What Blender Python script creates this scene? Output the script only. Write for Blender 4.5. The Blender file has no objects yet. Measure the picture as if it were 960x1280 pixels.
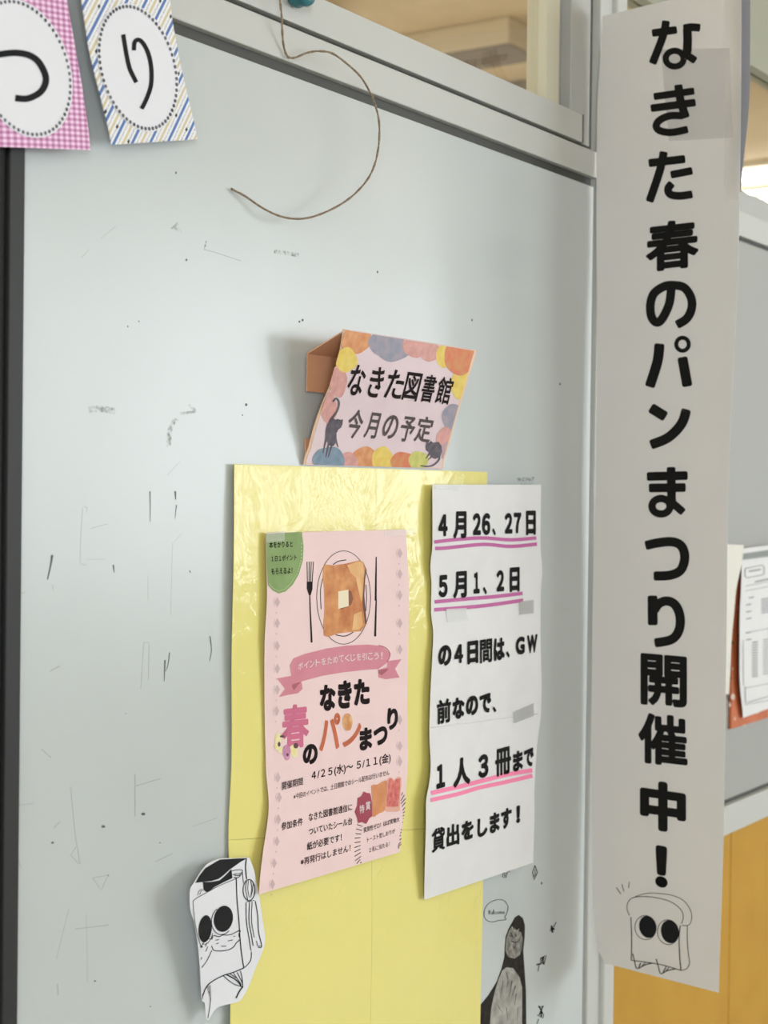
import bpy, math, random
import numpy as np
from mathutils import Vector
from mathutils.geometry import tessellate_polygon
random.seed(7)
sc = bpy.context.scene
COL = sc.collection

# ------------------------------------------------------------------ camera
# world: X runs along the partition, Y goes into it (front face at Y=0), Z up, metres
F = 56/27*960                      # 56 mm equivalent lens, in pixels of the 960x1280 frame
CAM = np.array([0.0, -0.8047, 1.4])
ax = np.array([1340, 10, -F]); ax /= np.linalg.norm(ax)          # world X seen from the camera
up = np.array([.012, 1, 0.0]); up[2] = (up[0]*ax[0]+up[1]*ax[1])/(-ax[2]); up /= np.linalg.norm(up)
ay = np.cross(up, ax)
M = np.array([ax, ay, up])         # world = M @ camera space
cam_d = bpy.data.cameras.new('camera'); cam = bpy.data.objects.new('camera', cam_d); COL.objects.link(cam)
cam_d.sensor_fit = 'HORIZONTAL'; cam_d.sensor_width = 27; cam_d.lens = 56
from mathutils import Matrix
mw = Matrix([list(M[0])+[CAM[0]], list(M[1])+[CAM[1]], list(M[2])+[CAM[2]], [0, 0, 0, 1]])
cam.matrix_world = mw
cam_d.clip_start = .02
cam_d.dof.use_dof = True; cam_d.dof.focus_distance = 1.36; cam_d.dof.aperture_fstop = 9.5
sc.camera = cam

# ------------------------------------------------------------------ world, lights, exposure
wd = bpy.data.worlds.new('world'); sc.world = wd; wd.use_nodes = True
bg = wd.node_tree.nodes['Background']; bg.inputs[0].default_value = (.80, .90, 1.0, 1); bg.inputs[1].default_value = 2.0
sc.view_settings.view_transform = 'Standard'; sc.view_settings.look = 'None'
sc.view_settings.gamma = 1; sc.view_settings.use_curve_mapping = False
sc.view_settings.exposure = 0.08

def area(name, loc, rot, sx, sy, power, color):
    l = bpy.data.lights.new(name, 'AREA'); l.shape = 'RECTANGLE'; l.size = sx; l.size_y = sy
    l.energy = power; l.color = color
    o = bpy.data.objects.new(name, l); COL.objects.link(o); o.location = loc; o.rotation_euler = rot
    return o
R = math.radians
ROOM = dict(x0=-4.0, x1=9.0, yr=-3.4, yb=6.0, h=2.7)
# rear wall daylight; leftmost window and lamp are added to brighten the banner
WINX = [(-3.4, -2.0), (2.4, 3.8), (4.2, 5.6), (6.0, 7.4)]  # first opening is an added one, for fill from the left
for i, (a, b) in enumerate(WINX):
    area('window_and_fill_light', ((a+b)/2, ROOM['yr']+.07, 1.70), (R(-90), 0, R(180)), b-a-.1, 1.42, (96 if a < 0 else 36), (.88, .95, 1.0))
# daylight in the room beyond the partition
for i, (a, b) in enumerate([(-2, 1), (2, 5), (6, 8.5)]):
    area('far_window_daylight', ((a+b)/2, ROOM['yb']-.07, 1.6), (R(-90), 0, 0), b-a-.1, 1.4, 130, (1.0, .95, .86))

# ------------------------------------------------------------------ materials
def lin(c):
    c = c/255.0
    return c/12.92 if c <= .04045 else ((c+.055)/1.055)**2.4
def rgb(t, g=1.0):
    return tuple(min(.95, lin(v)*g) for v in t) + (1,)
MATS = {}
def mat(name, col, rough=.6, g=1.0, spec=.5, noise=None, ns=200, metal=0, coat=0, bump=0, bs=300, alpha=1):
    if name in MATS: return MATS[name]
    m = bpy.data.materials.new(name); m.use_nodes = True; nt = m.node_tree; b = nt.nodes['Principled BSDF']
    b.inputs['Base Color'].default_value = rgb(col, g); b.inputs['Roughness'].default_value = rough
    b.inputs['Specular IOR Level'].default_value = spec; b.inputs['Metallic'].default_value = metal
    b.inputs['Coat Weight'].default_value = coat; b.inputs['Alpha'].default_value = alpha
    if noise or bump:
        tc = nt.nodes.new('ShaderNodeTexCoord'); n = nt.nodes.new('ShaderNodeTexNoise')
        nt.links.new(tc.outputs['Object'], n.inputs['Vector']); n.inputs['Scale'].default_value = ns; n.inputs['Detail'].default_value = 4
    if noise:
        r = nt.nodes.new('ShaderNodeValToRGB'); nt.links.new(n.outputs['Fac'], r.inputs[0])
        r.color_ramp.elements[0].position = .35; r.color_ramp.elements[1].position = .65
        r.color_ramp.elements[0].color = rgb(noise, g); r.color_ramp.elements[1].color = rgb(col, g)
        nt.links.new(r.outputs[0], b.inputs['Base Color'])
    if bump:
        n2 = nt.nodes.new('ShaderNodeTexNoise'); n2.inputs['Scale'].default_value = bs
        nt.links.new(tc.outputs['Object'], n2.inputs['Vector'])
        bp = nt.nodes.new('ShaderNodeBump'); bp.inputs['Strength'].default_value = bump; bp.inputs['Distance'].default_value = .001
        nt.links.new(n2.outputs['Fac'], bp.inputs['Height']); nt.links.new(bp.outputs[0], b.inputs['Normal'])
    MATS[name] = m; return m

def glass_mat(name, tint=(1, 1, 1), boost=1.0, rough=0.0, bump=0, bs=20, base=0.0, vec=None):
    """thin clear sheet: transparent with a fresnel reflection"""
    m = bpy.data.materials.new(name); m.use_nodes = True; nt = m.node_tree
    for n in list(nt.nodes): nt.nodes.remove(n)
    o = nt.nodes.new('ShaderNodeOutputMaterial'); mx = nt.nodes.new('ShaderNodeMixShader')
    t = nt.nodes.new('ShaderNodeBsdfTransparent'); t.inputs[0].default_value = (*tint, 1)
    gl = nt.nodes.new('ShaderNodeBsdfGlossy'); gl.inputs['Roughness'].default_value = rough
    fr = nt.nodes.new('ShaderNodeLayerWeight'); pw = nt.nodes.new('ShaderNodeMath'); pw.operation = 'POWER'; pw.inputs[1].default_value = 5
    nt.links.new(fr.outputs['Facing'], pw.inputs[0])
    mu = nt.nodes.new('ShaderNodeMath'); mu.operation = 'MULTIPLY_ADD'; mu.inputs[1].default_value = boost; mu.inputs[2].default_value = base+.04; mu.use_clamp = True
    nt.links.new(pw.outputs[0], mu.inputs[0]); nt.links.new(mu.outputs[0], mx.inputs[0])
    nt.links.new(t.outputs[0], mx.inputs[1]); nt.links.new(gl.outputs[0], mx.inputs[2]); nt.links.new(mx.outputs[0], o.inputs[0])
    if bump:
        tc = nt.nodes.new('ShaderNodeTexCoord'); mp = nt.nodes.new('ShaderNodeMapping')
        mp.inputs['Scale'].default_value = vec or (1, 1, 1)
        n2 = nt.nodes.new('ShaderNodeTexNoise'); n2.inputs['Scale'].default_value = bs; n2.inputs['Distortion'].default_value = 2.5
        n2.inputs['Detail'].default_value = 3
        bp = nt.nodes.new('ShaderNodeBump'); bp.inputs['Strength'].default_value = bump; bp.inputs['Distance'].default_value = .004
        nt.links.new(tc.outputs['Object'], mp.inputs[0]); nt.links.new(mp.outputs[0], n2.inputs['Vector'])
        nt.links.new(n2.outputs['Fac'], bp.inputs['Height'])
        nt.links.new(bp.outputs[0], gl.inputs['Normal']); nt.links.new(bp.outputs[0], fr.inputs['Normal'])
    return m
def emit(name, col, s):
    m = bpy.data.materials.new(name); m.use_nodes = True; b = m.node_tree.nodes['Principled BSDF']
    b.inputs['Base Color'].default_value = (.8, .8, .8, 1)
    b.inputs['Emission Color'].default_value = rgb(col); b.inputs['Emission Strength'].default_value = s
    return m

board_m = mat('painted_steel_board', (198, 204, 205), .24, spec=.5, noise=(195, 201, 202), ns=6)
frame_m = mat('grey_frame_paint', (182, 183, 181), .4)
light_frame_m = mat('light_frame_paint', (198, 199, 196), .4)
dark_gap_m = mat('dark_groove', (72, 72, 68), .6)
gasket_m = mat('black_rubber', (24, 23, 22), .6, spec=.3)
gasket2_m = mat('black_metal_edge', (48, 49, 49), .5, spec=.3)
ochre_m = mat('ochre_panel', (196, 150, 60), .6, spec=.2, noise=(189, 143, 55), ns=9)
ink = mat('black_print', (22, 21, 20), .8, spec=.2)
ink_soft = mat('soft_black_print', (34, 26, 28), .8, spec=.2)
pen = mat('black_pen', (18, 18, 22), .7, spec=.25)

# ------------------------------------------------------------------ scene helpers
def link(o, parent=None):
    COL.objects.link(o)
    if parent is not None:
        o.parent = parent
        o.matrix_parent_inverse = Matrix.Translation(-parent.location)
    return o
def thing(name, label, cat, loc=(0, 0, 0), group=None, kind=None):
    o = bpy.data.objects.new(name, None); COL.objects.link(o); o.location = loc; o.empty_display_size = .05
    if kind: o['kind'] = kind
    o['label'] = label
    if cat: o['category'] = cat
    if group: o['group'] = group
    return o
def struct(name, label):
    o = bpy.data.objects.new(name, None); COL.objects.link(o); o['kind'] = 'structure'; o['label'] = label; o['category'] = name.split('_')[0]
    return o
def mesh(name, verts, faces, m, parent=None, smooth=False, label=None):
    me = bpy.data.meshes.new(name); me.from_pydata([tuple(map(float, v)) for v in verts], [], faces); me.update()
    me.materials.append(m)
    if smooth:
        for p in me.polygons: p.use_smooth = True
    o = bpy.data.objects.new(name, me); link(o, parent)
    if label: o['label'] = label
    return o
def box_geo(x0, x1, y0, y1, z0, z1, c=0):
    """box with chamfered long edges (c metres)"""
    if c <= 0:
        v = [(x, y, z) for z in (z0, z1) for y in (y0, y1) for x in (x0, x1)]
        f = [(0, 2, 3, 1), (4, 5, 7, 6), (0, 1, 5, 4), (2, 6, 7, 3), (0, 4, 6, 2), (1, 3, 7, 5)]
        return v, f
    import bmesh
    bm = bmesh.new()
    vs = [bm.verts.new(p) for p in [(x, y, z) for z in (z0, z1) for y in (y0, y1) for x in (x0, x1)]]
    for q in [(0, 2, 3, 1), (4, 5, 7, 6), (0, 1, 5, 4), (2, 6, 7, 3), (0, 4, 6, 2), (1, 3, 7, 5)]: bm.faces.new([vs[i] for i in q])
    bmesh.ops.bevel(bm, geom=bm.edges[:], offset=c, segments=2, profile=.5, affect='EDGES')
    bm.verts.index_update()
    v = [tuple(p.co) for p in bm.verts]; f = [tuple(w.index for w in fc.verts) for fc in bm.faces]; bm.free()
    return v, f
def box(name, x0, x1, y0, y1, z0, z1, m, parent=None, c=0, label=None):
    v, f = box_geo(x0, x1, y0, y1, z0, z1, c)
    return mesh(name, v, f, m, parent, label=label)
def boxes(name, lst, m, parent=None, label=None, c=0):
    V = []; Fa = []
    for b in lst:
        v, f = box_geo(*b, c=c); n = len(V); V += v; Fa += [tuple(i+n for i in q) for q in f]
    return mesh(name, V, Fa, m, parent, label=label)

# a point of a real surface from where the photograph shows it
def ray(px, py):
    w = M @ np.array([px-480, 640-py, -F]); return w/np.linalg.norm(w)
def on_plane(px, py, p0, n):
    r = ray(px, py); return CAM + r*(np.dot(p0-CAM, n)/np.dot(r, n))
def bp(px, py, y=0.0):
    return on_plane(px, py, np.array([0, y, 0.0]), np.array([0, -1.0, 0]))
BN = np.array([0, -1.0, 0])

class Sheet:
    """a sheet of paper: a base plane, wavy left and right edges and a gentle bulge off the plane"""
    def __init__(s, p0, n, left, right, bulge=None):
        s.p0 = np.array(p0, float); s.n = np.array(n, float)/np.linalg.norm(n)
        s.L = left; s.R = right; s.bulge = bulge or (lambda u, v: 0.0)
    @staticmethod
    def at(poly, t):
        n = len(poly)-1; ys = [p[1] for p in poly]; y = ys[0]+(ys[-1]-ys[0])*t
        for i in range(n):
            if y <= ys[i+1] or i == n-1:
                k = (y-ys[i])/(ys[i+1]-ys[i])
                p = [poly[max(i-1, 0)], poly[i], poly[i+1], poly[min(i+2, n)]]
                x = .5*((2*p[1][0])+(-p[0][0]+p[2][0])*k+(2*p[0][0]-5*p[1][0]+4*p[2][0]-p[3][0])*k*k+(-p[0][0]+3*p[1][0]-3*p[2][0]+p[3][0])*k**3)
                return np.array([x, y])
    def px(s, u, v):
        return s.at(s.L, v)*(1-u)+s.at(s.R, v)*u
    def uv(s, px, py):
        y0L, y1L, y0R, y1R = s.L[0][1], s.L[-1][1], s.R[0][1], s.R[-1][1]
        u = .5
        for _ in range(3):
            a = y0L*(1-u)+y0R*u; b = y1L*(1-u)+y1R*u; v = (py-a)/(b-a)
            vc = min(1, max(0, v)); l = s.at(s.L, vc)[0]; r = s.at(s.R, vc)[0]
            u = (px-l)/(r-l)
        return u, v
    def P(s, px, py, lift=0.0):
        u, v = s.uv(px, py); w = s.bulge(min(1.05, max(-.05, u)), min(1.02, max(-.02, v)))+lift
        return on_plane(px, py, s.p0+s.n*w, s.n)
    def build(s, name, m, parent, nu=10, nv=40, th=.0003, v0=0, v1=1, label=None):
        V = []; Fa = []; UV = []
        for back in (0, 1):
            for j in range(nv+1):
                for i in range(nu+1):
                    u = i/nu; v = v0+(v1-v0)*j/nv
                    q = s.px(u, v); p = on_plane(q[0], q[1], s.p0+s.n*s.bulge(u, v), s.n)
                    V.append(p-s.n*th*back)
        N = (nu+1)*(nv+1); id = lambda i, j, b: b*N+j*(nu+1)+i
        for j in range(nv):
            for i in range(nu):
                Fa.append((id(i, j, 0), id(i, j+1, 0), id(i+1, j+1, 0), id(i+1, j, 0)))
                Fa.append((id(i, j, 1), id(i+1, j, 1), id(i+1, j+1, 1), id(i, j+1, 1)))
        sides = [(id(i, j, 0), id(i+1, j, 0), id(i+1, j, 1), id(i, j, 1)) for i in range(nu) for j in (0, nv)]
        sides += [(id(i, j, 0), id(i, j+1, 0), id(i, j+1, 1), id(i, j, 1)) for j in range(nv) for i in (0, nu)]
        for q_ in sides:
            k_ = len(V); V += [V[w_] for w_ in q_]; Fa.append((k_, k_+1, k_+2, k_+3))
        o = mesh(name, V, Fa, m, parent, smooth=False, label=label)
        for p in o.data.polygons[:2*nu*nv]: p.use_smooth = True
        # uv in metres along the sheet
        h = np.cross(s.n, [0, 0, 1.0]); h = -h/np.linalg.norm(h); vv = np.cross(h, s.n)
        if vv[2] < 0: vv = -vv
        uvl = o.data.uv_layers.new(name='UVMap')
        for lp in o.data.loops:
            q = np.array(o.data.vertices[lp.vertex_index].co); uvl.data[lp.index].uv = (float(np.dot(q-s.p0, h)), float(np.dot(q-s.p0, vv)))
        s.h = h; s.vv = vv
        return o

# ------------------------------------------------------------------ print: glyphs, strokes, fills
_gc = {}
def glyph(text, bold):
    if (text) not in _gc:
        c = bpy.data.curves.new('t', 'FONT'); c.body = text; c.resolution_u = 4
        o = bpy.data.objects.new('t', c)
        m = bpy.data.meshes.new_from_object(o)
        fv = [(v.co.x, v.co.y) for v in m.vertices]; ff = [tuple(p.vertices) for p in m.polygons]
        c.fill_mode = 'NONE'; m2 = bpy.data.meshes.new_from_object(o)
        ev = [(v.co.x, v.co.y) for v in m2.vertices]; ee = [tuple(e.vertices) for e in m2.edges]
        bpy.data.objects.remove(o); bpy.data.curves.remove(c); bpy.data.meshes.remove(m); bpy.data.meshes.remove(m2)
        _gc[text] = (fv, ff, ev, ee)
    fv, ff, ev, ee = _gc[text]
    V = list(fv); Fa = list(ff)
    if bold > 0:
        for a, b in ee:
            x0, y0 = ev[a]; x1, y1 = ev[b]; dx, dy = x1-x0, y1-y0; l = math.hypot(dx, dy)
            if l < 1e-6: continue
            nx, ny = -dy/l*bold, dx/l*bold; n = len(V)
            V += [(x0+nx, y0+ny), (x0-nx, y0-ny), (x1-nx, y1-ny), (x1+nx, y1+ny)]; Fa.append((n, n+1, n+2, n+3))
        K = 10
        for x, y in ev:
            n = len(V); V += [(x+bold*math.cos(i*2*math.pi/K), y+bold*math.sin(i*2*math.pi/K)) for i in range(K)]; Fa.append(tuple(range(n, n+K)))
    return V, Fa
def boxquad(x0, y0, x1, y1, k):
    w = x1-x0; a = y0+max(0, -k)*w; b = y1-max(0, k)*w
    return [(x0, a), (x1, a+k*w), (x1, b+k*w), (x0, b)]
def cut_grid(poly, sx, sy):
    import bmesh
    bm = bmesh.new(); t = tessellate_polygon([[Vector((p[0], p[1], 0)) for p in poly]])
    vs = [bm.verts.new((p[0], p[1], 0)) for p in poly]
    for f_ in t:
        try: bm.faces.new([vs[i] for i in f_])
        except ValueError: pass
    xs = [p[0] for p in poly]; ys = [p[1] for p in poly]
    x = min(xs)+sx
    while x < max(xs):
        bmesh.ops.bisect_plane(bm, geom=bm.verts[:]+bm.edges[:]+bm.faces[:], plane_co=(x, 0, 0), plane_no=(1, 0, 0)); x += sx
    y = min(ys)+sy
    while y < max(ys):
        bmesh.ops.bisect_plane(bm, geom=bm.verts[:]+bm.edges[:]+bm.faces[:], plane_co=(0, y, 0), plane_no=(0, 1, 0)); y += sy
    bm.verts.index_update()
    V = [(v.co.x, v.co.y) for v in bm.verts]; Fa = [tuple(v.index for v in f_.verts) for f_ in bm.faces]
    be = [(e.verts[0].index, e.verts[1].index) for e in bm.edges if len(e.link_faces) == 1]; bm.free()
    return V, Fa, be
class Print:
    """collects flat print of one colour lying on a sheet"""
    def __init__(s, sheet, lift): s.S = sheet; s.l = lift; s.V = []; s.F = []
    def add(s, pts, faces):
        n = len(s.V); s.V += [s.S.P(x, y, s.l) for x, y in pts]; s.F += [tuple(i+n for i in f) for f in faces]
    def text(s, t, quad, bold=.02):
        V, Fa = glyph(t, bold); xs = [v[0] for v in V]; ys = [v[1] for v in V]
        x0, x1, y0, y1 = min(xs), max(xs), min(ys), max(ys); TL, TR, BR, BL = quad; out = []
        for x, y in V:
            u = (x-x0)/(x1-x0); v = (y1-y)/(y1-y0)
            out.append(tuple((TL[i]*(1-u)+TR[i]*u)*(1-v)+(BL[i]*(1-u)+BR[i]*u)*v for i in (0, 1)))
        s.add(out, Fa)
    def fill(s, poly):
        xs = [p[0] for p in poly]; ys = [p[1] for p in poly]
        if max(max(xs)-min(xs), max(ys)-min(ys)) < 14:
            t = tessellate_polygon([[Vector((p[0], p[1], 0)) for p in poly]]); s.add(poly, [tuple(f) for f in t]); return
        V, Fa, _ = cut_grid(poly, 5, 9); s.add(V, Fa)
    def stroke(s, pts, w, w1=None, smooth=True, closed=False, cap=False):
        w1 = w if w1 is None else w1; P = [np.array(p, float) for p in pts]
        if smooth and len(P) > 2:
            Q = []; n = len(P)
            rng = range(n if closed else n-1)
            for i in rng:
                a, b, c, d = (P[(i-1) % n], P[i], P[(i+1) % n], P[(i+2) % n]) if closed else (P[max(i-1, 0)], P[i], P[i+1], P[min(i+2, n-1)])
                for k in (0, .2, .4, .6, .8): Q.append(.5*(2*b+(c-a)*k+(2*a-5*b+4*c-d)*k*k+(3*b-a-3*c+d)*k**3))
            Q.append(P[0] if closed else P[-1]); P = Q
        elif closed: P.append(P[0])
        if len(P) == 2 or not smooth:
            Q = []
            for a_, b_ in zip(P[:-1], P[1:]):
                k_ = max(1, int(np.linalg.norm(b_-a_)/4)); Q += [a_+(b_-a_)*j_/k_ for j_ in range(k_)]
            P = Q+[P[-1]]
        if cap:
            def trim(P, d):
                while len(P) > 2 and np.linalg.norm(P[1]-P[0]) < d: d -= np.linalg.norm(P[1]-P[0]); P = P[1:]
                L = np.linalg.norm(P[1]-P[0]); return [P[0]+(P[1]-P[0])/L*d]+P[1:]
            e0, e1 = P[0], P[-1]; P = trim(P, w*.22); P = trim(P[::-1], w1*.22)[::-1]
            for a, b, ww in ((P[0], e0, w), (P[-1], e1, w1)):
                t = (b-a)/np.linalg.norm(b-a); nn = np.array([-t[1], t[0]])
                arc = [(ww*.5, 0), (ww*.475, .5), (ww*.40, .85), (ww*.28, 1)]; D_ = ww*.22
                pts_ = [a+nn*r+t*D_*d for r, d in arc]+[a-nn*r+t*D_*d for r, d in arc[::-1]]
                s.add([tuple(q_) for q_ in pts_], [tuple(range(len(pts_)))])
        out = []; n = len(P)
        for i, p in enumerate(P):
            t = P[min(i+1, n-1)]-P[max(i-1, 0)]; L = np.linalg.norm(t) or 1; t = t/L; ww = (w+(w1-w)*i/(n-1))/2
            out += [(p[0]-t[1]*ww, p[1]+t[0]*ww), (p[0]+t[1]*ww, p[1]-t[0]*ww)]
        s.add(out, [(2*i, 2*i+1, 2*i+3, 2*i+2) for i in range(n-1)])
    def ell(s, cx, cy, rx, ry, ang=0, k=28):
        a = math.radians(ang); pts = [(cx+rx*math.cos(t)*math.cos(a)-ry*math.sin(t)*math.sin(a), cy+rx*math.cos(t)*math.sin(a)+ry*math.sin(t)*math.cos(a)) for t in [i*2*math.pi/k for i in range(k)]]
        if max(rx, ry) > 8: s.fill(pts)
        else: s.add(pts, [tuple(range(k))])
    def ring(s, cx, cy, rx, ry, w, ang=0, t0=0, t1=360):
        a = math.radians(ang); n = 40
        s.stroke([(cx+rx*math.cos(t)*math.cos(a)-ry*math.sin(t)*math.sin(a), cy+rx*math.cos(t)*math.sin(a)+ry*math.sin(t)*math.cos(a)) for t in [math.radians(t0+(t1-t0)*i/n) for i in range(n+1)]], w, smooth=False)
    def build(s, name, m, parent, label=None):
        return mesh(name, s.V, s.F, m, parent, label=label)
def crop(sc_, ox, oy):
    return lambda pts: [(ox+x/sc_, oy+y/sc_) for x, y in pts]
def VP(x, y): return (630-y)/(1820-x)
def clip(poly, region):
    """Sutherland-Hodgman against a convex clockwise (image) region"""
    out = poly
    for i in range(len(region)):
        a = region[i]; b = region[(i+1) % len(region)]; inp = out; out = []
        side = lambda p: (b[0]-a[0])*(p[1]-a[1])-(b[1]-a[1])*(p[0]-a[0])
        for j in range(len(inp)):
            p, q = inp[j], inp[(j+1) % len(inp)]; sp, sq = side(p), side(q)
            if sp >= 0: out.append(p)
            if (sp >= 0) != (sq >= 0):
                t = sp/(sp-sq); out.append((p[0]+(q[0]-p[0])*t, p[1]+(q[1]-p[1])*t))
        if not out: return []
    return out

# ================================================================== SETTING
H = ROOM['h']
floor_m = mat('pale_vinyl_floor', (190, 188, 180), .35, noise=(180, 178, 170), ns=3)
ceil_m = mat('beige_ceiling', (206, 186, 152), .8, noise=(198, 178, 144), ns=14)
wall_m = mat('off_white_wall', (214, 212, 204), .7)
def st(name, *a, m=None, label=None, c=0):
    o = box(name, *a, m, None, c=c); o['kind'] = 'structure'; o['category'] = name.split('_')[0]
    o['label'] = label; return o
st('floor', -4.2, 9.2, -3.6, 6.2, -.1, 0, m=floor_m, label='pale vinyl floor on both sides of the partition')
st('ceiling', -4.2, 9.2, -3.6, 6.2, H, H+.1, m=ceil_m, label='beige ceiling seen through the glass above the door')
st('wall_left', -4.2, -4, -3.6, 6.2, 0, H, m=wall_m, label='off-white side wall behind the camera')
st('wall_right', 9, 9.2, -3.6, 6.2, 0, H, m=mat('grey_end_wall', (150, 150, 146), .7), label='grey end wall far to the right')
def window_wall(name, y0, y1, wins, z0, z1, label, first):
    w = struct(name, label)
    xs = -4.0
    for i, (a, b) in enumerate(wins):
        box('wall_panel', xs, a, y0, y1, 0, H, wall_m, w); xs = b
        box('wall_panel', a, b, y0, y1, 0, z0, wall_m, w); box('wall_panel', a, b, y0, y1, z1, H, wall_m, w)
        wn = struct('window_%d' % (first+i), 'wide unseen daylight window with light frame')
        boxes('window_frame', [(a, b, y0, y1, z0, z0+.04), (a, b, y0, y1, z1-.04, z1), (a, a+.04, y0, y1, z0, z1), (b-.04, b, y0, y1, z0, z1), ((a+b)/2-.02, (a+b)/2+.02, y0, y1, z0, z1)], light_frame_m, wn)
        ym = (y0+y1)/2
        box('pane', a+.04, b-.04, ym-.003, ym+.003, z0+.04, z1-.04, PANE, wn)
    box('wall_panel', xs, 9.0, y0, y1, 0, H, wall_m, w)
PANE = glass_mat('window_glass')
window_wall('wall_rear', -3.6, -3.4, WINX, .95, 2.45, 'off-white wall with windows behind the camera', 10)
window_wall('wall_back', 6.0, 6.2, [(-2, 1), (2, 5), (6, 8.5)], .8, 2.4, 'far wall of the room beyond the partition', 20)

# ---- sliding door with whiteboard panel and glass above: X .752 .. 1.607
XD0, XD1 = .752, 1.607
zr = lambda px, py: bp(px, py)[2]
door = struct('door_1', 'grey steel sliding door with glossy magnetic panel and glass above')
Z_G1 = 1.746    # dark groove above the panel
box('door_panel', XD0, XD1, 0, .03, .05, Z_G1-.004, board_m, door)
box('groove', XD0, XD1, .004, .03, Z_G1-.004, Z_G1+.008, dark_gap_m, door)
box('top_rail', -2.0, XD1+.008, -.003, .03, Z_G1+.006, 1.781, light_frame_m, door, c=.0012)
box('groove', -2.0, XD1, .006, .03, 1.781, 1.787, dark_gap_m, door)
# window sash above
Z_S0, Z_S1 = 1.786, 1.8165
XS1 = 1.577
box('sash_bar', -2.0, XS1, -.001, .028, Z_S0, Z_S1, light_frame_m, door, c=.001)
box('sash_stile', 1.500, 1.530, .004, .028, Z_S1, 2.5, mat('cream_stile', (214, 210, 190), .4), door, c=.001)
box('sash_stile', 1.530, 1.549, .012, .028, Z_S1, 2.5, mat('grey_stile', (168, 168, 166), .4), door)
box('sash_stile', 1.549, 1.577, .0, .028, Z_S1, 2.5, frame_m, door, c=.001)
box('sash_stile', 1.577, 1.601, .003, .028, Z_S0, 2.5, frame_m, door, c=.001)
box('gap_strip', 1.601, 1.608, .010, .028, Z_S0, 2.5, dark_gap_m, door)
box('glass_pane', -2.0, 1.500, .014, .019, Z_S1, 2.5, glass_mat('door_glass', (.97, .97, .95), 1.0), door)
box('door_header', -2.0, 1.608, 0, .03, 2.5, H, frame_m, door)
boxes('corner_joint', [(XS1-.0006, XS1+.0010, -.0016, .02, Z_S0, Z_S1)], dark_gap_m, door)
# ---- black jamb on the left
jamb = struct('door_2', 'black metal and rubber door edge at far left')
box('edge_profile', .738, XD0, -.006, .03, 0, Z_G1, gasket2_m, jamb, c=.001)
box('edge_profile', .728, .738, -.003, .03, 0, Z_G1, gasket_m, jamb, c=.001)
box('edge_profile', .700, .728, -.009, .03, 0, Z_G1, gasket_m, jamb, c=.002)
box('door_leaf', -2.0, .700, 0, .03, 0, Z_G1, board_m, jamb)
# ---- post between the door and the fixed partition
post = struct('trim_1', 'grey steel post that the vertical banner hangs on')
box('post_face', 1.6115, 1.642, -.004, .05, 0, H, light_frame_m, post, c=.0015)
box('post_face', 1.642, 1.668, -.010, .05, 0, H, light_frame_m, post, c=.002)
box('post_gap', XD1, 1.6115, .006, .05, 0, H, mat('groove_grey', (110, 110, 104), .6), post)  # mid grey of the narrow groove beside the post
# ---- fixed partition to the right
fx = struct('wall_front', 'fixed partition right of the post: board above ochre panels')
box('board_panel', 1.668, 5.2, 0, .03, .992, Z_G1-.004, mat('fixed_board_grey', (170, 171, 168), .35, spec=.4), fx)  # darker grey than the door panel
box('groove', 1.668, 5.2, .004, .03, Z_G1-.004, Z_G1+.002, dark_gap_m, fx)
box('top_rail', 1.668, 5.2, -.003, .03, Z_G1+.002, 1.781, light_frame_m, fx, c=.001)
box('sash_bar', 1.668, 5.2, .003, .028, 1.781, 1.812, frame_m, fx, c=.001)
box('bottom_trim', 1.668, 5.2, -.010, .03, .949, .988, light_frame_m, fx, c=.0015)
box('trim_groove', 1.668, 5.2, -.002, .03, .988, .992, dark_gap_m, fx)
XO = [1.668, 2.046, 2.95, 3.85, 5.2]
for a, b in zip(XO[:-1], XO[1:]): box('ochre_panel', a+.0012, b-.0012, 0, .03, .05, .949, ochre_m, fx, c=.0012)
box('panel_backing', 1.668, 5.2, .008, .028, 0, .949, mat('seam_brown', (120, 88, 38), .7), fx)
box('glass_pane', 1.668, 5.2, .014, .019, 1.812, 1.985, glass_mat('fixed_glass', (.97, .97, .95), 1.0), fx)
box('transom_panel', 1.668, 5.2, .0, .03, 1.985, H, mat('grey_green_panel', (160, 161, 143), .5), fx)
box('wall_panel', 5.2, 9.0, 0, .03, 0, H, wall_m, fx)
box('wall_panel', -4.0, -2.0, 0, .03, 0, H, wall_m, fx)

# ---- ceiling lights
tube_m = emit('lit_tube', (250, 253, 255), 14)
def batten(x, y0, y1, lit, label, w=.16, d=.07, group=None, bm=None, cover=None):
    t = thing('ceiling_light', label, 'light', (x, (y0+y1)/2, H))
    boxes('housing', [(x-w/2, x+w/2, y0, y1, H-.02, H-.0005), (x-.03, x+.03, y0, y1, H-d, H-.02)] if lit else [(x-w/2, x+w/2, y0, y1, H-d, H-.0005)], bm or mat('light_housing', (200, 190, 165), .5), t, c=.004)
    if not lit: box('cover', x-w/2+.01, x+w/2-.006, y0+.006, y1-.006, H-d-.004, H-d, cover or mat('dark_cover', (112, 98, 80), .6), t)
    for s in ((-1, 1) if lit else ()):
        V = []; Fa = []; k = 10
        for yy in (y0+.03, y1-.03):
            for i in range(k): V.append((x+s*w*.33+.016*math.cos(i*2*math.pi/k), yy, H-.045+.016*math.sin(i*2*math.pi/k)))
        for i in range(k): Fa.append((i, (i+1) % k, k+(i+1) % k, k+i))
        Fa += [tuple(range(k)), tuple(range(2*k-1, k-1, -1))]
        mesh('tube', V, Fa, tube_m if lit else mat('unlit_tube', (225, 220, 205), .3), t)
    return t
dk = mat('grey_housing', (120, 112, 98), .5)
batten(3.90, 1.36, 2.9, False, 'unlit ceiling batten light seen through the door glass', w=.20, bm=mat('cream_housing', (206, 190, 160), .6))
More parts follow.
